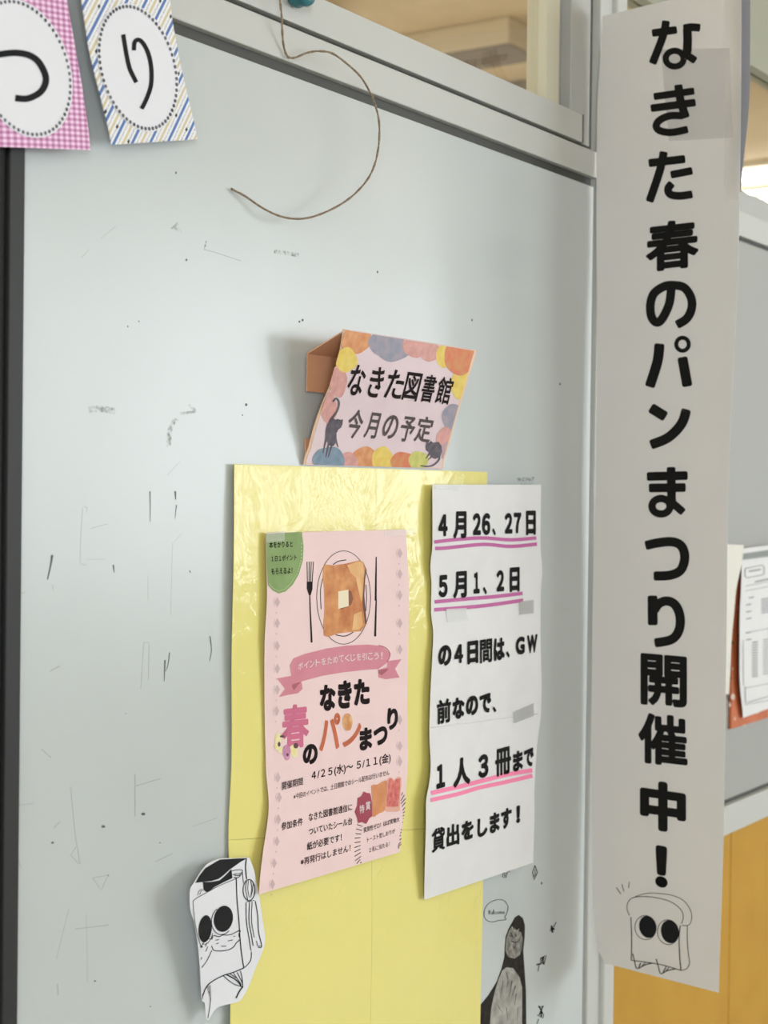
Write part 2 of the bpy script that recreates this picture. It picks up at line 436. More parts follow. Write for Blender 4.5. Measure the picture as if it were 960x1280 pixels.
batten(4.72, 1.30, 2.6, False, 'second unlit ceiling light, at the lower right corner of the door glass', w=.62, bm=dk, cover=mat('pale_cover', (206, 202, 190), .5))
batten(3.42, 1.74, 3.3, False, 'third ceiling light, at the top left of the door glass', w=.2, bm=mat('shiny_housing', (190, 190, 185), .15, metal=1))
batten(6.15, .7, 2.6, True, 'lit ceiling light to the right of the banner, nearer one', w=.4)
batten(6.75, .7, 2.6, True, 'lit ceiling light to the right of the banner, farther one', w=.4)
for i, (x, y) in enumerate([(1.0, -2.0), (5.7, -2.6), (-1.2, -2.0)]):  # the last, at the left, is an unseen lamp added for the banner
    batten(x, y-.6, y+.6, True, ['lit ceiling light above the camera', 'lit ceiling light in front of the right hand partition', 'added ceiling light behind the camera, brightening the banner from the left'][i], w=.25)

# ================================================================== THINGS ON THE PANEL
door_sheet = Sheet((0, 0, 0), BN, [(-200, 0), (-200, 1300)], [(1100, 0), (1100, 1300)])

# ---- scuffs and pencil marks on the panel (wear of the door)
wear = mat('pencil_wear', (130, 134, 132), .6, alpha=.38)
wear2 = mat('tape_residue', (160, 166, 160), .7, alpha=.38)
wear3 = mat('dark_scuff', (70, 72, 72), .7, alpha=.75)
nt0 = wear2.node_tree; b0 = nt0.nodes['Principled BSDF']; n0 = nt0.nodes.new('ShaderNodeTexNoise'); t0 = nt0.nodes.new('ShaderNodeTexCoord'); r0 = nt0.nodes.new('ShaderNodeMapRange')
nt0.links.new(t0.outputs['Object'], n0.inputs['Vector']); n0.inputs['Scale'].default_value = 260; nt0.links.new(n0.outputs['Fac'], r0.inputs[0]); r0.inputs[1].default_value = .42; r0.inputs[2].default_value = .68; r0.inputs[3].default_value = .04; r0.inputs[4].default_value = .6
nt0.links.new(r0.outputs[0], b0.inputs['Alpha'])
S = Print(door_sheet, .00012); D2 = Print(door_sheet, .00016); D3 = Print(door_sheet, .0002)
c = crop(3.2, 0, 500)
for pts, w in [([(330, 430), (322, 560), (320, 655), (345, 660)], .6), ([(335, 425), (348, 430), (345, 450)], .7), ([(360, 515), (428, 496)], .6), ([(670, 300), (720, 245)], .5),
               ([(592, 700), (592, 800)], .4), ([(690, 570), (682, 860)], .4), ([(695, 570), (725, 535)], .4), ([(575, 970), (563, 1155)], .6), ([(575, 970), (596, 970), (594, 1120)], .6), ([(200, 1085), (240, 1063)], 1), ([(75, 778), (100, 768)], .5),
               ([(350, 638), (420, 636)], .4), ([(210, 740), (212, 760)], .7)]: S.stroke(c(pts), w, smooth=False)
for pts, w in [([(209, 620), (203, 660), (190, 718)], 3.6), ([(600, 365), (601, 430), (601, 488)], 1.8), ([(701, 365), (703, 398)], 3), ([(706, 420), (700, 475)], 1.6), ([(453, 660), (457, 690)], 2.6), ([(758, 682), (762, 692)], 2),
               ([(678, 1010), (672, 1060), (662, 1085)], 1.6), ([(660, 1040), (657, 1125)], 2.2), ([(840, 945), (846, 1000), (838, 1045)], 1.8)]: D3.stroke(c(pts), w*.8, w*.35)
for pts, w in [([(355, 38), (400, 35), (460, 45)], 8), ([(755, 20), (780, 45), (720, 55)], 3.4), ([(705, 75), (680, 120), (675, 185)], 6)]: D2.stroke(c(pts), w)
c = crop(3.2, 0, 880)
for pts, w in [([(282, 330), (300, 520), (320, 640)], .7), ([(305, 570), (283, 605), (315, 640)], .7), ([(370, 695), (432, 685), (405, 745), (370, 695)], .6), ([(540, 280), (540, 450)], .9), ([(543, 328), (643, 298)], .7),
               ([(215, 495), (240, 470)], .7), ([(300, 900), (435, 884)], .7), ([(165, 180), (205, 215)], .8), ([(620, 632), (690, 598)], .7), ([(770, 490), (870, 455)], .5), ([(230, 1120), (232, 1165)], 1), ([(275, 820), (225, 1020)], .5), ([(345, 840), (350, 1110)], .4),
               ([(75, 405), (135, 398)], .5), ([(60, 590), (85, 655)], .5)]: S.stroke(c(pts), w, smooth=False)
for x, y, r in [(573, 440, 2.6), (210, 555, 1.8), (413, 490, 2.5), (380, 1108, 1.3), (602, 1210, 1), (503, 38, .8), (433, 685, 1), (640, 555, 1)]: D3.ell(*c([(x, y)])[0], r, r*.7)
c = crop(2.526, 20, 220)
D2.fill(c([(487, 165), (510, 145), (524, 180)])); D2.stroke(c([(815, 238), (893, 250)]), 5); D2.stroke(c([(600, 205), (595, 235)]), 2)
S.stroke(c([(595, 232), (640, 245), (710, 268)]), .7); S.stroke(c([(270, 195), (315, 158)]), .5); S.stroke(c([(205, 260), (230, 232)]), .5)
for x, y, r in [(538, 265, 1.5), (353, 475, 1), (388, 459, 1), (727, 722, 1.8), (715, 755, 1), (905, 455, 1.6), (895, 460, 1.4)]: D3.ell(*c([(x, y)])[0], r*.8, r)
D2.fill([(646, 597), (668, 596), (668, 601), (646, 602)]); D2.fill([(651, 604), (666, 603), (664, 610), (651, 611)])
for x, y in [(220, 216), (677, 1104), (472, 340), (590, 400), (700, 480)]: D3.ell(x, y, .9, 1.6)
for P_, n_, m_ in ((S, 'pencil_marks', wear), (D2, 'tape_residue', wear2), (D3, 'scuff_marks', wear3)):
    o = P_.build(n_, m_, door); o['kind'] = 'stuff'

# ---- penguin drawing on the panel
peng = thing('penguin_drawing', 'charcoal drawing of a penguin saying Welcome, on the panel under the white notice', 'drawing', tuple(bp(640, 1230)))
c = crop(4.8, 560, 1080)
dk_ = mat('charcoal', (38, 34, 31), .85, spec=.2, noise=(54, 50, 46), ns=160); lt_ = mat('chalk_grey', (184, 182, 176), .8, noise=(140, 138, 132), ns=70); md_ = mat('mid_grey', (158, 155, 148), .8, noise=(104, 101, 95), ns=150)
p = Print(door_sheet, .0002)
p.fill(c([(385, 350), (400, 320), (425, 305), (450, 325), (462, 370), (460, 440), (452, 520), (460, 640), (468, 760), (470, 960), (478, 1300), (20, 1300), (10, 1050), (35, 960), (60, 910), (110, 855), (150, 845), (190, 850), (240, 790), (290, 710), (320, 630), (338, 560), (340, 500), (345, 440), (362, 390)]))
p.build('body_shading', dk_, peng)
p = Print(door_sheet, .0003)
p.fill(c([(325, 640), (350, 620), (390, 625), (430, 680), (445, 740), (445, 850), (440, 1300), (250, 1300), (252, 960), (260, 860), (280, 770), (300, 700)]))
p.build('belly_shading', lt_, peng)
p = Print(door_sheet, .0003)
p.fill(c([(350, 450), (365, 400), (385, 372), (410, 395), (440, 410), (448, 450), (445, 500), (432, 545), (400, 568), (362, 558), (345, 520)]))
p.build('face_shading', md_, peng)
p = Print(door_sheet, .0004)
for pts, w in [([(388, 350), (395, 385), (405, 395)], .9), ([(375, 410), (390, 440), (380, 455)], 1.4), ([(405, 420), (412, 440)], 1.2), ([(430, 375), (425, 430)], 1), ([(380, 460), (400, 470), (425, 462), (440, 425)], 1.3), ([(390, 490), (398, 505), (410, 478)], 1.2), ([(440, 380), (445, 420)], 1), ([(370, 430), (385, 435)], 1.5),
               ([(350, 650), (360, 700), (350, 740)], .8), ([(385, 700), (365, 800)], 1.2), ([(330, 700), (315, 800)], .7), ([(410, 780), (400, 850)], .8), ([(300, 850), (330, 900)], .7), ([(350, 860), (360, 940)], .7), ([(420, 860), (415, 940)], .6), ([(405, 730), (385, 790)], 1.4)]: p.stroke(c(pts), w, w*.4)
p.build('line_work', ink_soft, peng)['kind'] = 'stuff'
p = Print(door_sheet, .0004)
for pts in [[(385, 378), (390, 400)], [(398, 392), (400, 412)], [(418, 400), (430, 385)], [(405, 445), (415, 440)], [(160, 880), (130, 930)], [(300, 760), (310, 820)], [(370, 640), (400, 660)]]: p.stroke(c(pts), 1.0, .3)
p.build('chalk_highlights', mat('chalk_white', (200, 198, 192), .8), peng)['kind'] = 'stuff'
bub = Print(door_sheet, .0003)
bub.stroke(c([(225, 330), (216, 292), (238, 242), (290, 215), (335, 220), (360, 255), (352, 298), (340, 318), (348, 333), (300, 340), (260, 348)]), .7, closed=True)
for ch, x0, y0, x1, y1 in (('W', 240, 276, 256, 305), ('e', 259, 287, 269, 303), ('l', 271, 272, 275, 302), ('c', 278, 287, 288, 302), ('o', 291, 286, 303, 301), ('m', 306, 285, 324, 300), ('e', 327, 284, 340, 300)): bub.text(ch, c(boxquad(x0, y0, x1, y1, -.03)), 0)
bub.build('speech_bubble', ink_soft, peng)
DOOD = [([(330, 55), (328, 78), (350, 82), (355, 55), (330, 55)], .8), ([(338, 62), (345, 75)], 1.2), ([(355, 50), (370, 42), (372, 48)], .8), ([(522, 8), (536, 50), (517, 95), (507, 48), (522, 8)], .9), ([(520, 30), (524, 60), (517, 75)], .7),
               ([(612, 402), (628, 388), (650, 348)], 1.0), ([(620, 370), (628, 412)], 2.2), ([(616, 385), (640, 392)], 2.2), ([(530, 605), (560, 598)], 1.6), ([(548, 600), (540, 645)], .9), ([(560, 600), (555, 565), (590, 548), (575, 605)], 1.1), ([(565, 560), (572, 600)], 1.6), ([(575, 555), (568, 590)], 1.4),
               ([(545, 850), (570, 900)], 1.4), ([(572, 850), (548, 905)], 1.4), ([(540, 860), (575, 855)], .8), ([(535, 905), (570, 925), (575, 900)], .9), ([(545, 930), (533, 960)], .8), ([(560, 870), (560, 920)], 1.5)]
for idx in ((0, 1, 2), (3, 4), (5, 6, 7), (8, 9, 10, 11, 12), (13, 14, 15, 16, 17, 18)):
    dec = Print(door_sheet, .0003)
    for i_ in idx: dec.stroke(c(DOOD[i_][0]), DOOD[i_][1], smooth=False)
    dec.build('small_doodle', ink_soft, peng)

# ---- yellow poster of four laminated sheets
yp = thing('yellow_backing_sheet', 'large yellow laminated sheet with curling film, behind the pink poster', 'poster', (1.18, -.001, 1.12))
yx0, yx1 = bp(293, 580)[0], bp(609, 590)[0]; yxm = bp(470, 620)[0]; zt = bp(293, 580)[2]; zm = bp(310, 1046)[2]; zb = zm-.297
yel = mat('yellow_card', (242, 231, 142), .5, spec=.3, noise=(239, 228, 137), ns=5)
yb = lambda u, v: .0025+.0015*math.sin(v*9)*(1-u)+.002*max(0, 1-u*6)
Ysh = Sheet((0, 0, 0), BN, [(293, 580), (292.5, 700), (290, 820), (290, 950), (286, 1045), (289, 1150), (288, 1300), (287, 1420)], [(609, 590), (608, 800), (605, 1000), (603, 1150), (600, 1300), (599, 1380)], yb)
us = (470-293)/(609-293.); vs = (zt-zm)/(zt-zb)
def subsheet(S0, name, m, parent, u0, u1, v0, v1, nu, nv, lift=0, th=.0003, label=None):
    T = Sheet(S0.p0, S0.n, [tuple(S0.px(u0, v0+(v1-v0)*i/12)) for i in range(13)], [tuple(S0.px(u1, v0+(v1-v0)*i/12)) for i in range(13)], lambda u, v: S0.bulge(u0+(u1-u0)*u, v0+(v1-v0)*v)+lift)
    T.build(name, m, parent, nu, nv, th, label=label); return T
vh = .5595
for (a, b) in ((0, us-.0006), (us+.0006, 1)):
    for (d, e) in ((0, vh-.0003), (vh+.0003, 1)):
        subsheet(Ysh, 'yellow_sheet', yel, yp, a, b, d, e, 8, 24, th=.0006)
subsheet(Ysh, 'backing', mat('seam_dull_yellow', (150, 140, 80), .7), yp, .004, .996, .004, .996, 12, 30, lift=-.0007)  # dull yellow layer that shows as thin dark lines at the seams
film = glass_mat('wrinkled_film', (1, 1, .99), .6, .13, .38, 15, -.016)
subsheet(Ysh, 'clear_film', film, yp, .001, .999, .001, .999, 30, 90, lift=.0006, th=.0001, label='clear film wrinkled along the top edge')

# ---- pink poster
pk = thing('pink_poster', 'pink event poster with buttered toast and fork, taped on the yellow sheet', 'poster', tuple(bp(420, 880, -.006)))
pkb = lambda u, v: .0072+.0025*math.sin(v*7+.5)*(.4+.6*abs(u-.5)*2)+.003*max(0, v-.8)*5*(1-u)
PS = Sheet((0, 0, 0), BN, [(332, 666), (334, 744), (331, 803), (331, 888), (333, 967), (336, 1011), (327.5, 1077), (324, 1118)], [(507.7, 662), (511, 737), (509, 888), (510, 945), (507.5, 988), (505, 1015), (501.6, 1045), (500, 1065)], pkb)
pink_m = mat('pink_paper', (241, 212, 212), .65, noise=(238, 208, 209), ns=30)
PS.build('paper_sheet', pink_m, pk, 14, 50)
c4 = crop(4.571, 320, 650); c5 = crop(4.571, 320, 880); c8 = crop(9.144, 430, 960)
L1, L2, L3 = .00016, .00024, .00032
def pr(shape, name, m, parent, lift, fn, label=None):
    p = Print(shape, lift); fn(p); return p.build(name, m, parent, label)
green = mat('print_green', (124, 152, 88), .6, noise=(134, 162, 98), ns=60)
pr(PS, 'green_badge', green, pk, L1, lambda p: p.fill(c4([(56, 79), (262, 68), (272, 150), (268, 230), (245, 310), (210, 370), (170, 408), (130, 420), (95, 403), (68, 372), (60, 200)])))
def f(p):
    pts = [(262, 130), (258, 230), (235, 305), (200, 360), (165, 395), (130, 406), (98, 390), (72, 360)]
    for a, b in zip(pts[:-1], pts[1:]):
        for k in range(5):
            t0, t1 = k/5, k/5+.1; p.stroke(c4([(a[0]+(b[0]-a[0])*t, a[1]+(b[1]-a[1])*t) for t in (t0, t1)]), .7)
pr(PS, 'stitch_line', mat('print_pale_green', (196, 208, 160), .6), pk, L2, f)
def f(p):
    p.text('本をかりると', c4([(75, 124), (210, 120), (210, 155), (75, 162)]), .03)
    p.text('１日１ポイント', c4([(88, 205), (232, 195), (232, 230), (88, 238)]), .025)
    p.text('もらえるよ！', c4([(88, 276), (208, 270), (208, 306), (88, 312)]), .03)
pr(PS, 'badge_lettering', ink_soft, pk, L2, f)
def f(p):
    p.ring(*c4([(501, 443)])[0], 154/4.571, 267/4.571, .75)
    for q, w in [([(440, 256), (470, 236), (515, 228)], 1.1), ([(382, 335), (369, 400), (372, 510)], .9), ([(455, 656), (500, 664), (530, 656), (555, 640)], 1.1), ([(628, 370), (632, 440), (628, 520)], .9)]: p.stroke(c4(q), w)
    for x in (292, 304, 316, 328): p.stroke(c4([(x, 238), (300+(x-300)*.75, 365)]), 1.0, smooth=False)
    p.fill(c4([(291, 352), (324, 352), (323, 395), (314, 425), (311, 432), (301, 428), (290, 390)]))
    p.stroke(c4([(307, 425), (310, 520), (314, 600), (318, 700)]), 1.3, 2.4)
    p.stroke(c4([(687, 210), (686, 300), (684, 460)]), 1.2, 2.6); p.stroke(c4([(687, 455), (684, 560), (681, 665)]), 1.6, 2.6)
pr(PS, 'plate_and_cutlery_print', ink_soft, pk, L1, f)
toast = mat('print_toast', (222, 158, 96), .6, noise=(190, 108, 52), ns=55)
pr(PS, 'toast_print', toast, pk, L2, lambda p: p.fill(c4([(385, 264), (400, 254), (440, 260), (520, 248), (590, 230), (612, 238), (625, 280), (617, 330), (613, 400), (608, 470), (616, 540), (625, 600), (600, 635), (540, 640), (470, 648), (410, 668), (388, 660), (385, 600), (392, 500), (390, 400), (382, 330)])))
pr(PS, 'toast_highlight', mat('print_toast_light', (232, 186, 128), .6, noise=(220, 160, 98), ns=60), pk, L3, lambda p: (p.fill(c4([(520, 258), (590, 238), (610, 248), (617, 300), (608, 380), (604, 470), (585, 400), (570, 330), (540, 300)])), p.fill(c4([(560, 540), (604, 520), (612, 600), (590, 625), (550, 628)]))))
pr(PS, 'toast_crust', mat('print_crust', (98, 58, 44), .6), pk, L2+.00003, lambda p: p.fill(c4([(612, 238), (632, 285), (624, 340), (619, 430), (633, 590), (612, 625), (625, 600), (616, 540), (608, 470), (613, 400), (617, 330), (625, 280)])))
pr(PS, 'butter_shadow', mat('print_brown', (136, 78, 44), .6), pk, L3+.00003, lambda p: p.fill(c4([(520, 396), (545, 408), (556, 450), (545, 482), (528, 494), (486, 512), (480, 505)])))
pr(PS, 'butter_print', mat('print_butter', (238, 224, 196), .6), pk, L3+.0001, lambda p: p.fill(c4([(470, 408), (528, 398), (530, 492), (470, 508)])))
rib = mat('print_ribbon', (214, 134, 150), .6, noise=(208, 126, 142), ns=50); ribd = mat('print_ribbon_dark', (170, 88, 104), .6)
RT = ([(120, 905), (205, 890), (215, 940), (262, 930), (266, 965), (240, 990), (180, 1000), (130, 1012), (165, 965)],
      [(752, 806), (832, 795), (795, 850), (820, 900), (740, 910), (700, 900), (697, 858), (748, 840)])
for t_ in (0, 1):
    pr(PS, 'ribbon_tail', rib, pk, L1, lambda p: p.fill(c4(RT[t_])))
pr(PS, 'ribbon_fold', ribd, pk, L2, lambda p: (p.fill(c4([(210, 938), (265, 922), (240, 942), (217, 972), (205, 950)]))))
pr(PS, 'ribbon_fold', ribd, pk, L2, lambda p: (p.fill(c4([(698, 856), (760, 850), (742, 868), (715, 888), (700, 875)])), p.stroke(c4([(700, 716), (740, 730), (765, 760), (760, 790), (748, 812)]), 1.1)))
pr(PS, 'ribbon_band', rib, pk, L2-.00003, lambda p: p.fill(c4([(193, 830), (215, 790), (280, 765), (400, 735), (520, 717), (640, 712), (720, 720), (765, 760), (760, 790), (750, 815), (700, 852), (640, 855), (500, 870), (380, 890), (260, 922), (213, 942), (203, 900)])))
def f(p):
    t = 'ポイントをためてくじを引こう！'; n = len(t)
    for i, ch in enumerate(t):
        x = 238+(738-238)*(i+.08)/n; x1 = 238+(738-238)*(i+.9)/n
        yy = lambda x: 815-63*((x-238)/500)+(-14*math.sin(math.pi*(x-238)/500))
        h = 46
        if ch == '！': x, x1 = x+8, x+16
        p.text(ch, c4([(x, yy(x)+3), (x1, yy(x1)+3), (x1, yy(x1)+h-4), (x, yy(x)+h-2)]), .012)
pr(PS, 'ribbon_lettering', mat('print_white', (240, 222, 226), .6), pk, L3, f)
def f(p):
    for ch, b in (('な', (365, 935, 455, 1096)), ('き', (468, 912, 548, 1082)), ('た', (560, 902, 650, 1062))): p.text(ch, c4(boxquad(*b, -.10)), .06)
    p.text('の', c5(boxquad(268, 222, 353, 352, -.15)), .06)
    for ch, b in (('ま', (592, 128, 664, 270)), ('つ', (672, 122, 752, 242)), ('り', (750, 14, 812, 152))): p.text(ch, c5(boxquad(*b, -.18)), .06)
pr(PS, 'title_lettering', mat('print_dark_brown', (30, 18, 20), .8, spec=.2), pk, L2, f)
pr(PS, 'spring_character', mat('print_rose', (208, 104, 138), .6), pk, L2, lambda p: p.text('春', c5(boxquad(148, -8, 302, 262, -.12)), .035))
pr(PS, 'bread_characters', mat('print_orange', (206, 104, 62), .6), pk, L2, lambda p: (p.text('パ', c5(boxquad(362, 48, 482, 272, -.15)), .035), p.text('ン', c5(boxquad(495, 78, 602, 248, -.15)), .035)))
pr(PS, 'bread_roll_print', mat('print_roll', (206, 136, 78), .6, noise=(232, 190, 130), ns=120), pk, L3, lambda p: p.ell(*c5([(523, 103)])[0], 29/4.571, 50/4.571))
def f(p):
    for x, y, rx, ry in ((128, 200, 20, 34), (118, 240, 14, 22), (215, 262, 24, 30), (140, 262, 16, 20), (222, 290, 16, 16)): p.ell(*c5([(x, y)])[0], rx/4.57, ry/4.57)
pr(PS, 'yellow_flower_print', mat('print_flower_yellow', (232, 216, 150), .6, noise=(240, 232, 190), ns=150), pk, L3, f)
def f(p):
    for x, y, rx, ry in ((175, 270, 24, 36), (178, 300, 16, 22)): p.ell(*c5([(x, y)])[0], rx/4.57, ry/4.57)
pr(PS, 'violet_flower_print', mat('print_flower_violet', (190, 120, 160), .6, noise=(220, 160, 190), ns=150), pk, L3+.00003, f)
def f(p):
    for x, y, rx, ry in ((228, 238, 14, 16), (132, 230, 8, 14), (180, 290, 7, 9), (150, 185, 14, 7)): p.ell(*c5([(x, y)])[0], rx/4.57, ry/4.57)
pr(PS, 'dark_petal_print', mat('print_petal_dark', (96, 50, 62), .6), pk, L3+.00006, f)
def q(*a): return [(a[0], a[1]), (a[2], a[3]), (a[4], a[5]), (a[6], a[7])]
def f(p):
    p.text('開催期間', c5(q(148, 446, 268, 418, 268, 462, 148, 493)), .012)
    p.text('参加条件', c5(q(145, 677, 268, 648, 268, 692, 145, 724)), .015)
    p.text('なきた図書館通信に', c5(q(302, 624, 550, 566, 550, 608, 302, 672)), .015)
    p.text('ついていたシール台', c5(q(302, 708, 550, 645, 550, 688, 302, 752)), .018)
    p.text('紙が必要です！', c5(q(292, 792, 490, 738, 490, 782, 292, 838)), .018)
    p.text('実用性ゼロ！ほぼ実物大', c8(q(222, 680, 635, 555, 635, 612, 225, 742)), .012)
pr(PS, 'body_lettering', mat('print_brown_black', (40, 20, 24), .8, spec=.2), pk, L2, f)
pr(PS, 'date_lettering', mat('print_brown_black', (40, 20, 24), .8, spec=.2), pk, L2, lambda p: p.text('４/２５(水)～ ５/１１(金)', c5(q(318, 382, 770, 276, 770, 340, 318, 444)), .02))
def f(p):
    p.text('※今回のイベントでは、土日開館でのシール配布は行いません', c5(q(215, 514, 762, 374, 762, 406, 215, 547)), .01)
    p.text('※再発行はしません！', c5(q(255, 882, 540, 800, 540, 842, 255, 926)), .02)
    p.text('トースト型しおりが', c8(q(264, 790, 585, 692, 585, 742, 266, 850)), .01)
    p.text('２名に当たる！', c8(q(287, 912, 522, 838, 522, 892, 288, 970)), .01)
pr(PS, 'small_lettering', mat('print_soft_brown', (84, 56, 62), .8), pk, L2, f)
pr(PS, 'toast_print', mat('print_toast_b', (218, 146, 92), .6, noise=(206, 128, 76), ns=90), pk, L2, lambda p: p.fill(c8([(312, 205), (330, 190), (380, 190), (440, 155), (480, 138), (492, 160), (487, 300), (470, 480), (440, 505), (400, 520), (340, 562), (322, 550), (325, 400)])))
pr(PS, 'jam_toast_crust', mat('print_crust_pink', (226, 168, 150), .6), pk, L2+.00003, lambda p: p.fill(c8([(497, 135), (520, 105), (550, 110), (570, 138), (600, 110), (630, 98), (657, 115), (657, 200), (642, 330), (637, 490), (600, 500), (480, 500), (468, 470), (490, 300)])))
pr(PS, 'jam_toast_print', mat('print_jam', (196, 74, 70), .6, noise=(224, 132, 120), ns=150), pk, L3, lambda p: p.fill(c8([(508, 145), (525, 118), (548, 122), (570, 155), (600, 125), (640, 118), (642, 200), (632, 330), (622, 440), (560, 445), (478, 440), (498, 300)])))
pr(PS, 'prize_seal', mat('print_crimson', (158, 52, 74), .6), pk, L3, lambda p: p.fill(c8([(225, 268), (262, 285), (298, 288), (312, 340), (320, 400), (320, 555), (292, 572), (255, 640), (205, 618), (160, 630), (150, 570), (122, 500), (150, 430), (155, 345), (198, 322)])))
pr(PS, 'seal_lettering', mat('print_white', (240, 222, 226), .6), pk, L3+.0001, lambda p: (p.text('特', c8(boxquad(178, 415, 232, 525, -.2)), .02), p.text('賞', c8(boxquad(248, 375, 302, 485, -.2)), .02)))
def f(p):
    for a, b in [((150, 645), (212, 668)), ((140, 695), (205, 715)), ((132, 750), (195, 755)), ((122, 802), (188, 795)), ((120, 855), (190, 842)), ((120, 910), (190, 885)), ((120, 960), (190, 925)), ((122, 1010), (192, 965)), ((125, 1062), (195, 1010)), ((145, 1095), (185, 1045)), ((185, 1085), (202, 1075))]: p.stroke(c8([a, b]), .9, smooth=False)
    for a, b in [((655, 315), (672, 278)), ((650, 375), (690, 308)), ((650, 410), (705, 348)), ((662, 442), (702, 392)), ((670, 485), (698, 450)), ((675, 515), (695, 498)), ((672, 550), (688, 538)), ((675, 580), (682, 576)), ((668, 622), (678, 618)), ((650, 708), (660, 700)), ((645, 745), (655, 730)), ((638, 780), (650, 765)), ((635, 825), (655, 805)), ((622, 875), (652, 845)), ((615, 900), (655, 870)), ((620, 920), (632, 905))]: p.stroke(c8([a, b]), .9, smooth=False)
pr(PS, 'hatched_frame', ink_soft, pk, L2, f)['kind'] = 'stuff'
def f(p):
    def dia(x, y, c): p.fill(c([(x, y-30), (x+15, y), (x, y+30), (x-15, y)])); p.ell(*c([(x-5, y+60)])[0], .7, 1.2); p.stroke(c([(x-12, y-25), (x-20, y-5), (x-14, y+22)]), .5)
    for y in (470, 590, 720, 850, 970): dia(122, y, c4)
    for y in (190, 310, 430, 590, 740): dia(822, y, c4)
    for x, y in ((118, 40), (125, 420), (133, 535), (128, 660), (120, 785), (104, 910), (94, 1030), (822, 90), (822, 240), (822, 330)): dia(x, y, c5)
pr(PS, 'lace_border_print', mat('print_lace', (206, 178, 182), .6), pk, L1, f)['kind'] = 'stuff'
tape_m = mat('clear_tape', (236, 232, 226), .3, alpha=.28)
pr(PS, 'tape', tape_m, pk, .0007, lambda p: p.fill(c4([(735, 58), (905, 48), (905, 85), (735, 95)])))
pr(PS, 'tape', tape_m, pk, .0007, lambda p: p.fill([(333, 666), (356, 664), (356, 676), (333, 678)]))

# ---- white notice of three taped sheets
nt_ = thing('white_notice', 'white notice of taped sheets with pink underlined dates, overlapping the yellow sheet', 'notice', tuple(bp(605, 860, -.006)))
c6 = crop(4.741, 520, 590); c7 = crop(4.741, 520, 860)
nl = c6([(98, 75), (98, 450), (85, 560), (93, 640), (90, 850), (103, 930), (100, 1040), (88, 1275)])+c7([(80, 280), (87, 430), (84, 540), (62, 650), (60, 800), (52, 1100), (50, 1255)])
nr = c6([(741, 75), (738, 450), (749, 580), (740, 700), (738, 1000), (745, 1270)])+c7([(737, 200), (720, 300), (702, 600), (702, 750), (695, 1035)])
nbul = lambda u, v: .0075+.002*math.sin(v*16+.6)+.002*(1-u)*math.sin(v*11)+.003*v
NS = Sheet((0, 0, 0), BN, nl, nr, nbul)
paper_m = mat('white_paper', (229, 228, 229), .65, noise=(226, 225, 227), ns=35)
v1_, v2_ = (765-605)/(1124-605.), (912-605)/(1124-605.)
subsheet(NS, 'paper_sheet', paper_m, nt_, 0, 1, 0, v1_+.006, 12, 20, lift=.0002)
subsheet(NS, 'paper_sheet', paper_m, nt_, 0, 1, v1_-.006, v2_+.006, 12, 20, lift=0)
subsheet(NS, 'paper_sheet', paper_m, nt_, 0, 1, v2_-.006, 1, 12, 24, lift=.0002)
LN = .0007
def row(cc, lst, bold=.056, kb=None):
    def f(p):
        for ch, x0, y0, x1, y1 in lst:
            a = cc([((x0+x1)/2, (y0+y1)/2)])[0]; k = VP(*a)
            p.text(ch, cc(boxquad(x0, y0, x1, y1, k)), {'間': .03, '冊': .036, '前': .036, '貸': .03, '月': .048, '出': .042}.get(ch, bold))
    pr(NS, 'lettering', ink, nt_, LN, f)
row(c6, [('４', 133, 250, 188, 382), ('月', 222, 232, 300, 395), ('２', 338, 243, 385, 375), ('６', 392, 243, 441, 375), ('、', 453, 333, 473, 376), ('２', 527, 242, 572, 366), ('７', 580, 240, 624, 364), ('日', 652, 228, 711, 375)])
row(c6, [('５', 135, 608, 188, 745), ('月', 222, 585, 302, 750), ('１', 342, 592, 378, 722), ('、', 398, 680, 420, 726), ('２', 478, 580, 523, 710), ('日', 556, 562, 615, 713)])
row(c6, [('の', 133, 1020, 211, 1155), ('４', 228, 1018, 280, 1138), ('日', 305, 995, 370, 1142), ('間', 380, 985, 452, 1136), ('は', 462, 978, 526, 1122), ('、', 535, 1060, 556, 1102), ('G', 592, 972, 645, 1086), ('W', 660, 960, 720, 1076)])
row(c7, [('前', 125, 58, 208, 218), ('な', 218, 48, 288, 190), ('の', 297, 38, 369, 170), ('で', 378, 26, 446, 156), ('、', 455, 108, 476, 146)])
row(c7, [('１', 122, 445, 173, 600), ('人', 222, 398, 322, 594), ('３', 370, 385, 430, 540), ('冊', 470, 340, 564, 530), ('ま', 575, 364, 634, 500), ('で', 640, 350, 698, 476)])
row(c7, [('貸', 94, 815, 172, 980), ('出', 182, 793, 258, 950), ('を', 270, 773, 342, 912), ('し', 365, 758, 424, 890), ('ま', 438, 728, 496, 867), ('す', 505, 702, 568, 842), ('！', 595, 693, 618, 804)])
mag = mat('magenta_marker', (192, 96, 158), .6); hot = mat('pink_marker', (250, 134, 176), .6)
pr(NS, 'marker_underline', mag, nt_, .0005, lambda p: (p.stroke(c6([(108, 415), (250, 399), (400, 391), (560, 402), (713, 391)]), 4.4), p.stroke(c6([(113, 453), (180, 450), (400, 429), (560, 441), (717, 427)]), 4.4)))
pr(NS, 'marker_underline', mag, nt_, .0005, lambda p: (p.stroke(c6([(110, 770), (300, 752), (450, 740), (632, 719)]), 4.6), p.stroke(c6([(108, 817), (350, 798), (500, 780), (636, 760)]), 4.6)))
pr(NS, 'marker_underline', hot, nt_, .0005, lambda p: (p.stroke(c7([(88, 623), (250, 586), (400, 548), (550, 511), (690, 488)]), 5.4), p.stroke(c7([(86, 665), (250, 628), (370, 592), (520, 560), (690, 520)]), 5)))
tape_g = mat('matte_tape', (190, 192, 188), .4, alpha=.6); tape_w = mat('pale_tape', (236, 238, 236), .3, alpha=.55)
